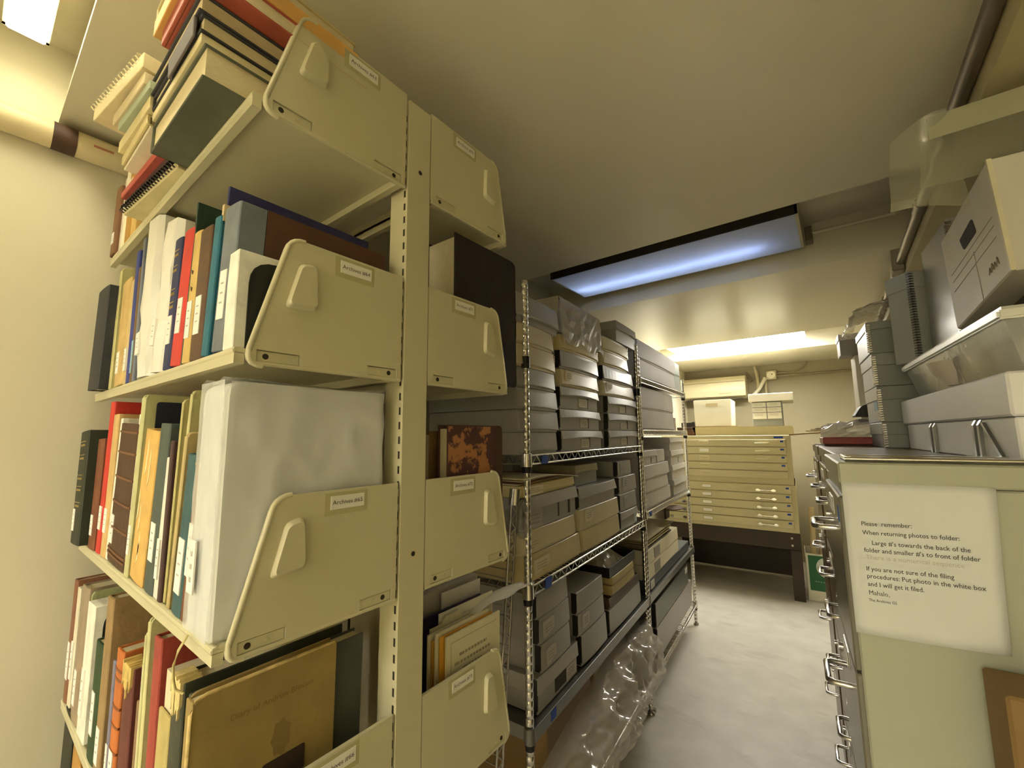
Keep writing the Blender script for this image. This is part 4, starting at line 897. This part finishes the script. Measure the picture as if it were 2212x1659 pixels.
# ---------------------------------------------------------------- flat files at the end of the aisle
ffm = mat((208,196,150), .42, var=.04, scale=2.5)
nickel = mat((206,194,160), .22, .9, var=.05)
card_m = mat((246,242,230), .6, var=.03)
def flat_file(label, n0, n1, z0, z1, dz, dtop, style, seal):
    w = n1-n0
    t = thing('flat_file_cabinet', label, 'cabinet', W(4.62, n0, z0), (0,0,TW), 'stacked flat files')
    h = z1-z0
    m = MB(); m.box(0, w, .004, .80, 0, h-.0); m.box(-.004, w+.004, -.004, .806, h-.036, h); m.build('body', ffm, t, .003)
    for i in range(5):
        zt = dtop-z0-i*dz; zb = zt-dz+.0075
        m = MB(); m.box(.03, w-.04, -.014, .3, zb, zt-.001); d = m.build('drawer', ffm, t, .002)
        for xc in ((-.745-n0), ):
            l = MB(); l.box(xc-.044,xc+.044,-.0165,-.013,zt-.062+.012,zt-.012-.0); l.build('label_holder', mat((228,220,186), .35, .2, var=0) if style == 'bail' else mat((190,176,128),.4,.4), d, .0015)
            c = MB(); c.box(xc-.040,xc+.040,-.0172,-.0160,zt-.056+.012,zt-.019); c.build('label_card', card_m if (style != 'bail' or i == 1) else mat((206,192,142),.6), d)
        for xc in ((-.243-n0), (-1.02-n0)):
            m = MB()
            if style == 'bail':
                m.tube([(xc-.057,-.012,zt-.034),(xc-.057,-.030,zt-.034),(xc+.057,-.030,zt-.034),(xc+.057,-.012,zt-.034)], .0032, 8)
            else:
                for sx in (-.062,.062): m.tube([(xc+sx,-.012,zt-.044),(xc+sx,-.028,zt-.044)], .010, 10, 0, [.011,.013]); 
                m.tube([(xc-.062,-.026,zt-.046),(xc+.062,-.026,zt-.046)], .0042, 8)
                for sx in (-.062,.062): m.box(xc+sx-.018,xc+sx+.018,-.032,-.022,zt-.052,zt-.038)
            m.build('handle', mat((226,216,176), .3, .2, var=0) if style == 'bail' else mat((224,220,206), .14, 1.0, var=0), d)
        if i < 4 or style != 'bail':
            x = -.085-n0 + (.012 if style != 'bail' else 0)
            MB().box(x-.012-(.004*(i%2)), x+.012, -.0150, -.0135, zt-.028, zt-.012).build('blue_sticker', tape_b, d)
    if seal: MB().box(-.145-n0, -.072-n0, -.0052, -.0035, h-.030, h-.012).build('blue_tape', tape_b, t)
    return t
f1 = flat_file('upper cream flat file cabinet with five shallow drawers and thin wire pulls', -1.15, -.017, .992, 1.444, .0732, 1.406, 'bail', True)
f2 = flat_file('lower cream flat file cabinet with bright two ended pulls above dark stand', -1.16, -.006, .574, .990, .0765, .986, 'knob', False)
fs = thing('flat_file_stand', 'dark wooden stand carrying the two flat files', 'stand', W(4.62, -1.16, 0), (0,0,TW))
dk = mat((54,42,26), .55, var=.15, scale=8)
for x in (.0, 1.07):
    for y in (.0, .71): MB().box(x, x+.085, y, y+.085, 0, .43).build('leg', dk, fs, .003)
m = MB(); m.box(0,1.155,0,.04,.43,.5735); m.box(0,1.155,.755,.795,.43,.5735); m.box(0,.04,.04,.755,.43,.5735); m.box(1.115,1.155,.04,.755,.43,.5735); m.build('frame_rail', dk, fs, .003)
MB().box(.06,1.10,.70,.712,.02,.43).build('shade_panel', dk, fs)  # dark sheet added to make the shade under the stand
m = MB()
for z in (.531,.468): m.tube([(1.09,.001,z),(1.09,-.006,z)], .009, 10)
m.build('bolt', mat((190,184,166), .3, .8), fs)
cp = thing('plan_tray', 'cream rounded tray lying on top of upper flat file', 'tray', W(4.66, -.825, 1.4446), (0,0,TW))
MB().prism(brounded([(0,0),(.84,0),(.84,.085),(0,.085)], [.004,.02,.03,.01]), 'y', 0, .5).build('tray', mat((222,206,152), .4, var=.03), cp)
bd = thing('thin_board', 'thin brown board lying under the white storage box', 'board', W(4.68, -.86, 1.5302), (0,0,TW))
MB().box(0,.42,0,.42,0,.0055).build('board', mat((120,100,66), .6), bd)
wb = thing('storage_box', 'white plastic storage box with oval hand hole on the flat file', 'box', W(4.72, -.832, 1.5362), (0,0,TW))
wm = mat((236,230,206), .4, var=.02)
m = MB(); m.prism(brounded([(0,0),(.335,0),(.345,.272),(-.006,.272)], [.01,.01,.014,.014]), 'y', 0, .38); m.build('bin', wm, wb, .004, 2)
m = MB(); m.prism(brounded([(.11,.205),(.225,.205),(.225,.235),(.11,.235)], [.012]*4), 'y', -.0015, .002); m.build('hand_hole', mat((206,190,146), .6), wb)
gb = thing('card_file_box', 'grey card box with six white labelled fronts and overhanging white lid', 'box', W(4.74, -.310, 1.5302), (0,0,TW))
m = MB(); m.box(0,.25,0,.42,0,.235); m.build('box', mat((136,138,136), .5, var=.04), gb, .003)
for i in range(2):
    for j, (a, b) in enumerate(((.07,.128),(.134,.178),(.184,.226))):
        f = MB(); f.box(.004+.123*i,.119+.123*i,-.004,.002,a,b); 
        for q in range(2): f.box(.02+.123*i,.09+.123*i,-.0044,-.0038,b-.014-.012*q,b-.011-.012*q, 1)
        f.build('card_front', [card_m, mat((170,160,140), .7, var=0)], gb, .001)
m = MB(); m.box(-.022,.345,-.03,.45,.2365,.312); m.build('lid', mat((232,224,196), .5, var=.02), gb, .004)['label'] = 'white overhanging lid'
wk = thing('wooden_block', 'brown wooden offcuts lying left of the cream tray on flat file', 'wood', W(4.65, -1.02, 1.4446), (0,0,TW))
for k, (a, b) in enumerate(((0,.03),(.0305,.055),(.0555,.085))): MB().box(.0+.01*k,.185-.008*k,.0,.3,a,b).build('plank', mat((110-14*k,74-8*k,38), .6, var=.2), wk, .002)
dk2 = thing('black_case', 'small black case behind wooden offcuts beside the white storage box', 'case', W(4.80, -.985, 1.5302), (0,0,TW))
MB().prism(brounded([(0,0),(.13,0),(.13,.065),(.10,.05),(0,.05)], [.004,.004,.02,.01,.004]), 'y', 0, .12).build('case', mat((26,22,18), .5), dk2)
# ---------------------------------------------------------------- box of rolled plans beside the flat files
gbx = thing('green_carton', 'green and white carton on the floor holding rolled plans', 'carton', W(4.70, .015, .0005), (0,0,TW))
m = MB()
for a in ((0,.30,0,.006),(0,.30,.294,.30),(0,.006,0,.30),(.294,.30,0,.30)): m.box(*a, 0, .40)
m.box(0,.30,0,.30,0,.006); m.build('carton', mat((226,222,200), .6), gbx)
m = MB(); m.box(.02,.29,-.0015,.001,.09,.385); m.build('green_print', mat((40,104,56), .55, var=.05), gbx)
m = MB(); m.prism([(.15+.075*math.cos(2*PI*k/24), .29+.085*math.sin(2*PI*k/24)) for k in range(24)], 'y', -.0025, -.001); m.build('white_disc', mat((214,222,206), .6), gbx)
m = MB()
for k in range(8): m.box(.06+.018*k,.072+.018*k,-.0022,-.0012,.165,.170)
m.build('print_line', mat((170,200,170), .6), gbx)
for i, (x, y, h, r, lb) in enumerate(((.05,.06,.80,.026,'rolled plan standing nearest the flat file in green carton'),(.11,.10,.84,.03,'tall cream rolled plan at the middle of green carton'),(.18,.07,.70,.028,'shorter rolled plan toward the front of green carton'),(.08,.20,.90,.028,'tallest tan rolled plan at the back of green carton'),(.20,.19,.78,.026,'rolled plan at the back right of green carton'))):
    rt = thing('rolled_plan', lb, 'rolled plan', W(4.70+y, .015+x, .008), (math.radians(-3), math.radians(2+2*i), 0), 'rolled plans in the green carton')
    m = MB(); m.tube([(0,0,.0),(0,0,h-.02)], r*.9, 14); m.build('roll', mat(((206,186,140),(216,200,160),(222,206,166),(190,158,110),(200,184,146))[i], .7, var=.08), rt)
# ---------------------------------------------------------------- filing cabinets on the right
NC = .073
def filing(label, s0, w, h, col, dark_front, n_off=0.0, group='filing cabinets along the right wall'):
    t = thing('filing_cabinet', label, 'cabinet', W(s0, NC+n_off, 0), (0,0,TW), group)
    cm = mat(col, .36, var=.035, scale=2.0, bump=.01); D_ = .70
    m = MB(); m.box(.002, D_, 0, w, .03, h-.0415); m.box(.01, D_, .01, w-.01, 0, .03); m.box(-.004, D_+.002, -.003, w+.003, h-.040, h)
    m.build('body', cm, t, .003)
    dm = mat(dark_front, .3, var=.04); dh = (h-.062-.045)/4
    for i in range(4):
        z1 = h-.066-i*dh; z0 = z1-dh+.006
        m = MB(); m.box(-.007, .02, .012, w-.012, z0, z1); d = m.build('drawer', dm, t, .003)
        hz = z1-.085
        m = MB(); m.tube([(-.005,w/2-.052,hz),(-.036,w/2-.052,hz),(-.046,w/2-.044,hz),(-.046,w/2+.044,hz),(-.036,w/2+.052,hz),(-.005,w/2+.052,hz)], .006, 8)
        m.build('handle', chrome, d)
        m = MB(); m.box(-.0095,-.006,w/2-.05,w/2+.05,hz+.03,hz+.066); m.build('label_holder', chrome_d, d, .001)
        MB().box(-.0102,-.0090,w/2-.044,w/2+.044,hz+.035,hz+.060).build('label_card', card_m, d)
        m = MB(); m.tube([(-.006,w-.05,hz+.0),(-.015,w-.05,hz+.0)], .010, 10); m.build('thumb_latch', chrome, d)
    return t
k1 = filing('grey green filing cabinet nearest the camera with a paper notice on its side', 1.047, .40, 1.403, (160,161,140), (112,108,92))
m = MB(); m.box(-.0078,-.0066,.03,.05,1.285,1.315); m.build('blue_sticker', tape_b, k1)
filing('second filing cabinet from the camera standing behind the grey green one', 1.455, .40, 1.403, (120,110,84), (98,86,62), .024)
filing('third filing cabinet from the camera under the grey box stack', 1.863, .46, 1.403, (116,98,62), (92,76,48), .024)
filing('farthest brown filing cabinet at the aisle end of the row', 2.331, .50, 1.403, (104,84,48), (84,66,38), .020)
# paper notice taped to the cabinet side
nt_ = thing('paper_notice', 'white typed notice beginning Please remember taped to the grey green cabinet', 'notice', W(1.0455, NC-.001, 1.3665), (0,0,TW))
def curl(x, z): return -.0012-.010*max(0,(-z-.13)/.15)**2*(.35+.65*math.sin(PI*min(1,max(0,x/.205)))) - .004*max(0,(x-.12)/.085)
m = MB(); m.grid(lambda u, v: (.204*u - .010*u*v, curl(.205*u, -.272*v), -.272*v+.009*u*v), 14, 16)
o = m.build('sheet', mat((200,201,194), .6, var=.02), nt_)
md = o.modifiers.new('thick','SOLIDIFY'); md.thickness = .0004; md.offset = 1
lines = [(.0235,-.0795,.0113,'Please  remember:'),(.0240,-.0955,.0113,'When returning photos to folder:'),(.036,-.1130,.0113,"Large #'s towards the back of the"),(.0240,-.1270,.0113,"folder and smaller #'s to front of folder"),
         (.0240,-.1600,.0113,'If you are not sure of the filing'),(.0240,-.1730,.0113,'procedures: Put photo in the white box'),(.0240,-.1870,.0113,'and I will get it filed.'),(.0240,-.2020,.0113,'Mahalo,'),(.0230,-.2135,.0068,'The Archives GS')]
m = MB()
for x, z, sz, s_ in lines: m.text(s_, sz*.97, (lambda x, z: lambda u, v: (x+u*.86, curl(x+u,z+v)-.0009, z+v+.030*u))(x, z), 0, bold=0 if s_.startswith('M') else .00006)
m.build('lettering', mat((66,64,58), .7, var=0), nt_)
m = MB(); m.text('There is a numerical sequence', .0113, lambda u, v: (.0255+u*.93, curl(.0255+u,-.137+v)-.0009, -.1395+v+.03*u), 0)
m.build('faint_lettering', mat((180,176,158), .7, var=0), nt_)
# chrome frame rods lying on the near cabinet
hf = thing('hanging_file_frame', 'chrome hanging file frame lying flat on the grey green cabinet', 'file frame', W(1.06, NC+.01, 1.4085), (0,0,TW))
m = MB(); 
for y, a, b in ((.012,.0,.30),(.035,.012,.31),(.11,.0,.30),(.125,.01,.31)): m.tube([(a,y,0),(b,y,0)], .0045, 8)
m.tube([(.004,.010,.001),(.004,.128,.001)], .004, 8); m.tube([(.30,.010,.001),(.30,.128,.001)], .004, 8)
m.build('rod', chrome, hf)
# flat brown carton standing beside the cabinet
bc = thing('cardboard_carton', 'flat brown cardboard carton standing on the floor against grey green cabinet', 'carton', (.158, .935, .0006), (0,0,TW))
m = MB(); m.box(0,.50,0,.095,0,1.088); m.build('carton', mat((124,98,54), .7, var=.08), bc, .004)
m = MB()
for k in range(5): m.box(.0225,.031,-.0008,.001,.985+.0135*k,.985+.0135*k+.0085)
m.build('white_print', mat((206,196,160), .6), bc)
# ---------------------------------------------------------------- the pile on top of the cabinets
ZT = 1.4036
wood = None
cg = (138,140,134)
def stackbox(label, x, y, z0, z1, w, d, col, lid=None, rz=TW, toothed=True, name='archival_box', rx=0.0, blue=False, cat='box', group=None, cap=None, lidcol=None, rough=.42):
    """box with its nearest lower left corner at (x, y)"""
    t = thing(name, label, cat, (x, y, z0+.0004), (rx,0,rz), group); h = z1-z0-.0008
    cm = mat(col, rough, var=.05, scale=4)
    m = MB(); m.box(.002, w-.002, .002, d-.002, 0, h-(.002 if lid else 0)); m.build('box_body', cm, t, .002)
    if lid:
        l = MB(); l.box(-.0015, w, -.0015, d+.001, h-lid, h); l.build('lid', mat(lidcol or col, rough*.9, var=.04), t, .002)
    if toothed:
        q = MB(); k = .004
        while k < h-.01:
            q.prism([(-.0028,k),(.010,k+.0015),(.010,k+.0055),(-.0028,k+.006)], 'y', -.0028, .0005); q.prism([(-.0028,k),(.010,k+.0015),(.010,k+.0055),(-.0028,k+.006)], 'x', -.0028, .0005); k += .0085
        q.build('metal_edge', mat((176,172,160), .25, .9), t)
    if blue: MB().box(-.0012,.002,.03,.10,h*.34,h*.62).build('blue_label', mat((70,120,150), .5), t)
    return t
GS = 'grey box stack on the filing cabinets'
stackbox('lowest grey box in the toothed edge stack on the cabinets', .132, 2.05, ZT, 1.497, .34, .30, cg, .045, group=GS)
stackbox('grey box with small blue label second from the bottom of stack', .128, 2.05, 1.497, 1.629, .34, .30, cg, .05, blue=True, group=GS)
stackbox('grey lidded box third from the bottom of the toothed edge stack', .124, 2.05, 1.629, 1.752, .34, .30, cg, .045, group=GS)
stackbox('topmost grey box of the stack under the clear plastic bag', .117, 2.05, 1.752, 1.873, .33, .30, (126,128,122), .03, group=GS)
pbg = thing('plastic_bag', 'crumpled clear plastic bag on the top of grey box stack', 'plastic bag', (.07, 2.02, 1.8735), (0,0,TW))
rb = random.Random(21); m = MB()
m.grid(lambda u, v: (.02+.26*u+rb.uniform(-.006,.006), .34*v, .012+.085*math.sin(PI*min(1,.12+u*.95))**.6*math.sin(PI*(.12+.76*v))**.5+rb.uniform(-.008,.008)), 12, 10, smooth=False)
m.grid(lambda u, v: (.02-.022*math.sin(PI*u)+rb.uniform(-.004,.004), .30*v, .03-.045*u), 5, 8, smooth=False)
m.build('film', film((190,184,172), .42, .12, .4, 30, .9), pbg)
# white carton with lid, straps
wc = thing('white_carton', 'long white carton bound with grey metal straps on the near cabinets', 'carton', (.252, 1.14, ZT), (0,0,TW), None)
wcm = mat((224,224,224), .5, var=.03)
MB().box(.0,.42,0,.84,0,.082).build('carton', wcm, wc, .003)
sm_ = mat((128,128,124), .3, .7)
for y in (.16,.19,.50,.535): MB().prism([(-.006,0),(0,0),(0,.082),(-.006,.070)], 'y', y, y+.012).build('metal_strap', sm_, wc)
MB().prism([(.05,0),(.062,0),(.15,.075),(.138,.075)], 'x', -.0062, -.001).build('metal_strap', sm_, wc)
fl = thing('white_box_lid', 'deep white cardboard lid lying over the strapped white carton', 'lid', (.246, 1.128, 1.4865), (0,0,TW))
m = MB(); m.box(0,.44,0,.875,.0,.080); m.build('lid', mat((228,227,227), .5, var=.02), fl, .004)
# clear plastic tub
tub = thing('plastic_tub', 'clear plastic tub with pale rim holding white pieces under bankers box', 'tub', (.250, 1.128, 1.5672), (0,0,TW))
Lt, Wt = .80, .40
def ring(z, e): return [(e,e,z),(Wt-e,e,z),(Wt-e,Lt-e,z),(e,Lt-e,z)]
m = MB(); a = ring(0,.03); b = ring(.095,.006); vs = a+b
m.add(vs, [(0,1,5,4),(1,2,6,5),(2,3,7,6),(3,0,4,7),(3,2,1,0)]); m.build('tub_wall', film((176,178,176), .38, .15, .1, 8, .6), tub)
m = MB()
for (x0,x1,y0,y1) in ((-.004,Wt+.004,-.004,.012),(-.004,Wt+.004,Lt-.012,Lt+.004),(-.004,.012,0,Lt),(Wt-.012,Wt+.004,0,Lt)): m.box(x0,x1,y0,y1,.094,.112)
m.build('rim', mat((220,218,206), .35, var=.02), tub, .004, 2)
m = MB(); m.box(.004,Wt-.004,.004,Lt-.004,.110,.118); m.build('lid', film((206,206,200), .2, .2, .1, 8, .5), tub)
for (nm, lb, x, y, w, d, h, c, shp) in (('white_block','white block with oval slot inside the clear tub, nearest the camera',.05,.10,.20,.13,.075,(228,226,218),0),('white_bowl','pale round dish standing inside the clear tub',.06,.33,.10,.16,.07,(214,204,190),1),('small_carton','pale small carton at the far end inside clear tub',.06,.56,.18,.15,.06,(206,192,168),0)):
    P_ = tub.matrix_basis
    c0 = (Matrix.Translation(Vector((.250,1.128,1.5684))) @ Matrix.Rotation(TW,4,'Z')) @ Vector((x,y,0))
    tt = thing(nm, lb, 'container', tuple(c0), (0,0,TW))
    m = MB()
    if shp == 0:
        m.box(0,w,0,d,0,h); m.build('block', mat(c,.5), tt, .006); q = MB(); q.prism(brounded([(.03,.03),(.09,.03),(.09,.045),(.03,.045)],[.006]*4),'x',-.001,.002); q.build('slot', mat((170,160,140),.6), tt)
    else: m.tube([(0,.08,.01),(0,.08,.04),(0,.08,.07)], .08, 20, 0, [.045,.07,.08]); m.build('dish', mat(c,.4), tt)
# boxes above the tub
stackbox('dark flat box wedged under the bankers box on the tub lid', .345, 1.215, 1.686, 1.757, .26, .20, (70,62,54), None, toothed=False)
stackbox('tall grey box with toothed metal edges standing behind the bankers box', .275, 1.560, 1.686, 2.030, .22, .27, (146,144,138), None, TW, True, rough=.3)
stackbox('narrow lidded grey box standing at far end of the clear tub', .226, 1.845, 1.686, 1.985, .10, .095, (172,174,168), .055, math.radians(34), True, rough=.2)
bx = thing('bankers_box', 'white bankers box with hand hole tilted on the clear tub', 'box', (.290, 1.20, 1.766), (math.radians(-7.5), 0, TW))
bm2 = mat((206,200,186), .55, var=.04)
m = MB(); m.box(0,.32,0,.345,0,.250); m.build('box_body', bm2, bx, .003)
m = MB(); m.prism(brounded([(.115,.150),(.20,.150),(.215,.185),(.125,.190)], [.008]*4), 'x', -.0012, .001); m.build('hand_hole', mat((44,36,28), .8), bx)
m = MB()
for z in (.09,.115,.135): m.box(-.0008,.0004,.03,.31,z,z+.0012)
m.box(-.0008,.0004,.15,.1512,.0,.12)
m.build('printed_line', mat((158,150,134), .7, var=0), bx)
m = MB()
for k in range(4): m.tube([(-.0006,.095-.014*k,.035),(-.0006,.088-.014*k,.048+.004*(k%2)),(-.0006,.083-.014*k,.036)], .0013, 5)
m.build('pencil_mark', mat((142,132,116), .7, var=0), bx)
MB().box(-.0012,.006,-.0012,.006,.0,.250).build('taped_corner', mat((214,206,176), .4), bx)
ps = thing('plastic_sheet', 'limp clear plastic sheet draped over the top of the bankers box', 'plastic sheet', (0, 0, 0))
psm = film((168,166,144), .50, .14, .12, 10, .6)
m = MB()
m.grid(lambda u, v: (.205+.592*u, 1.20+.16*v, 2.128-.048*(1-v)*0-.004*math.sin(6*u)-.085*v*v+.0), 12, 6)
m.grid(lambda u, v: (.205+.592*u, 1.20-.002*v, 2.128-.052*v), 12, 2)
m.build('folded_band', film((176,172,144), .30, .25, .05, 6, .4), ps)
m = MB()
def drape(u, v):
    x = .150+.09*u-.036*v*(1-u)+.012*v; z = 2.120-.030*(1-u)*(1-v)*0-.20*v+.012*u-.015*u*v
    return (x, 1.245-.06*math.sin(2.2*u+1.4*v)-.03*v*u+.03*math.sin(5*v), z)
m.grid(drape, 12, 14); m.build('hanging_flap', psm, ps)
# far end of the row
stackbox('upright white carton standing behind the grey box stack', .093, 2.62, ZT, 1.835, .25, .16, (222,214,196), None, TW, False, name='white_carton', cat='carton')
stackbox('small pale box with side slot jutting toward the aisle high on the white carton', .040, 2.60, 1.836, 1.942, .20, .14, (150,144,136), .03, TW, False, name='small_box', lidcol=(212,206,200))
rbn = thing('red_binder', 'flat red binder lying on the farthest brown cabinet', 'binder', (-.055, 2.34, ZT+.0004), (0,0,TW))
m = MB(); m.box(0,.32,0,.26,.006,.036); m.build('cover', mat((150,38,30), .45), rbn, .003); m = MB(); m.box(.004,.316,.004,.256,0,.006); m.build('base_board', mat((40,22,18), .6), rbn)
pw = thing('wrapped_papers', 'white papers bundled in shiny plastic on the red binder', 'paper bundle', (-.050, 2.36, ZT+.0372), (0,0,TW))
rb = random.Random(31)
m = MB(); m.grid(lambda u, v: (.30*u-.02*(1-v)*math.sin(PI*u), .22*v, .012+.075*math.sin(PI*(.1+.8*u))**.5*(.55+.45*v)*math.sin(PI*(.06+.85*v))**.4+rb.uniform(-.010,.010)), 12, 9, smooth=False)
m.grid(lambda u, v: (-.012+.31*u, -.008+rb.uniform(-.008,.006), .07*v*(.5+.5*u)), 10, 4, smooth=False)
m.build('wrapping', mat((236,228,214), .25, var=.06, scale=16, spec=.7), pw)
bk2 = thing('black_pouch', 'black pouch lying on the plastic wrapped white papers', 'pouch', (.065, 2.44, ZT+.128), (0,0,TW))
MB().prism(brounded([(0,0),(.16,0),(.16,.055),(.03,.052)], [.01,.004,.01,.02]), 'y', 0, .12).build('pouch', mat((24,22,18), .55), bk2, .003)
bs = thing('brown_board', 'brown cardboard sheet jutting out toward the flat files', 'board', (-.205, 2.66, ZT+.045), (0, math.radians(-4), TW))
MB().box(0,.29,0,.16,0,.006).build('sheet', mat((178,136,74), .7), bs)
en = thing('envelopes', 'few tan envelopes fanned on brown cardboard sheet', 'envelopes', (-.12, 2.67, ZT+.0645), (0,0,TW))
for k in range(3): MB().box(-.01+.022*k,.10+.03*k,.0,.1,.0065*k,.0065*k+.005).build('envelope', mat((214-10*k,192-10*k,140), .7), en)
# books placed last so that nothing is hidden
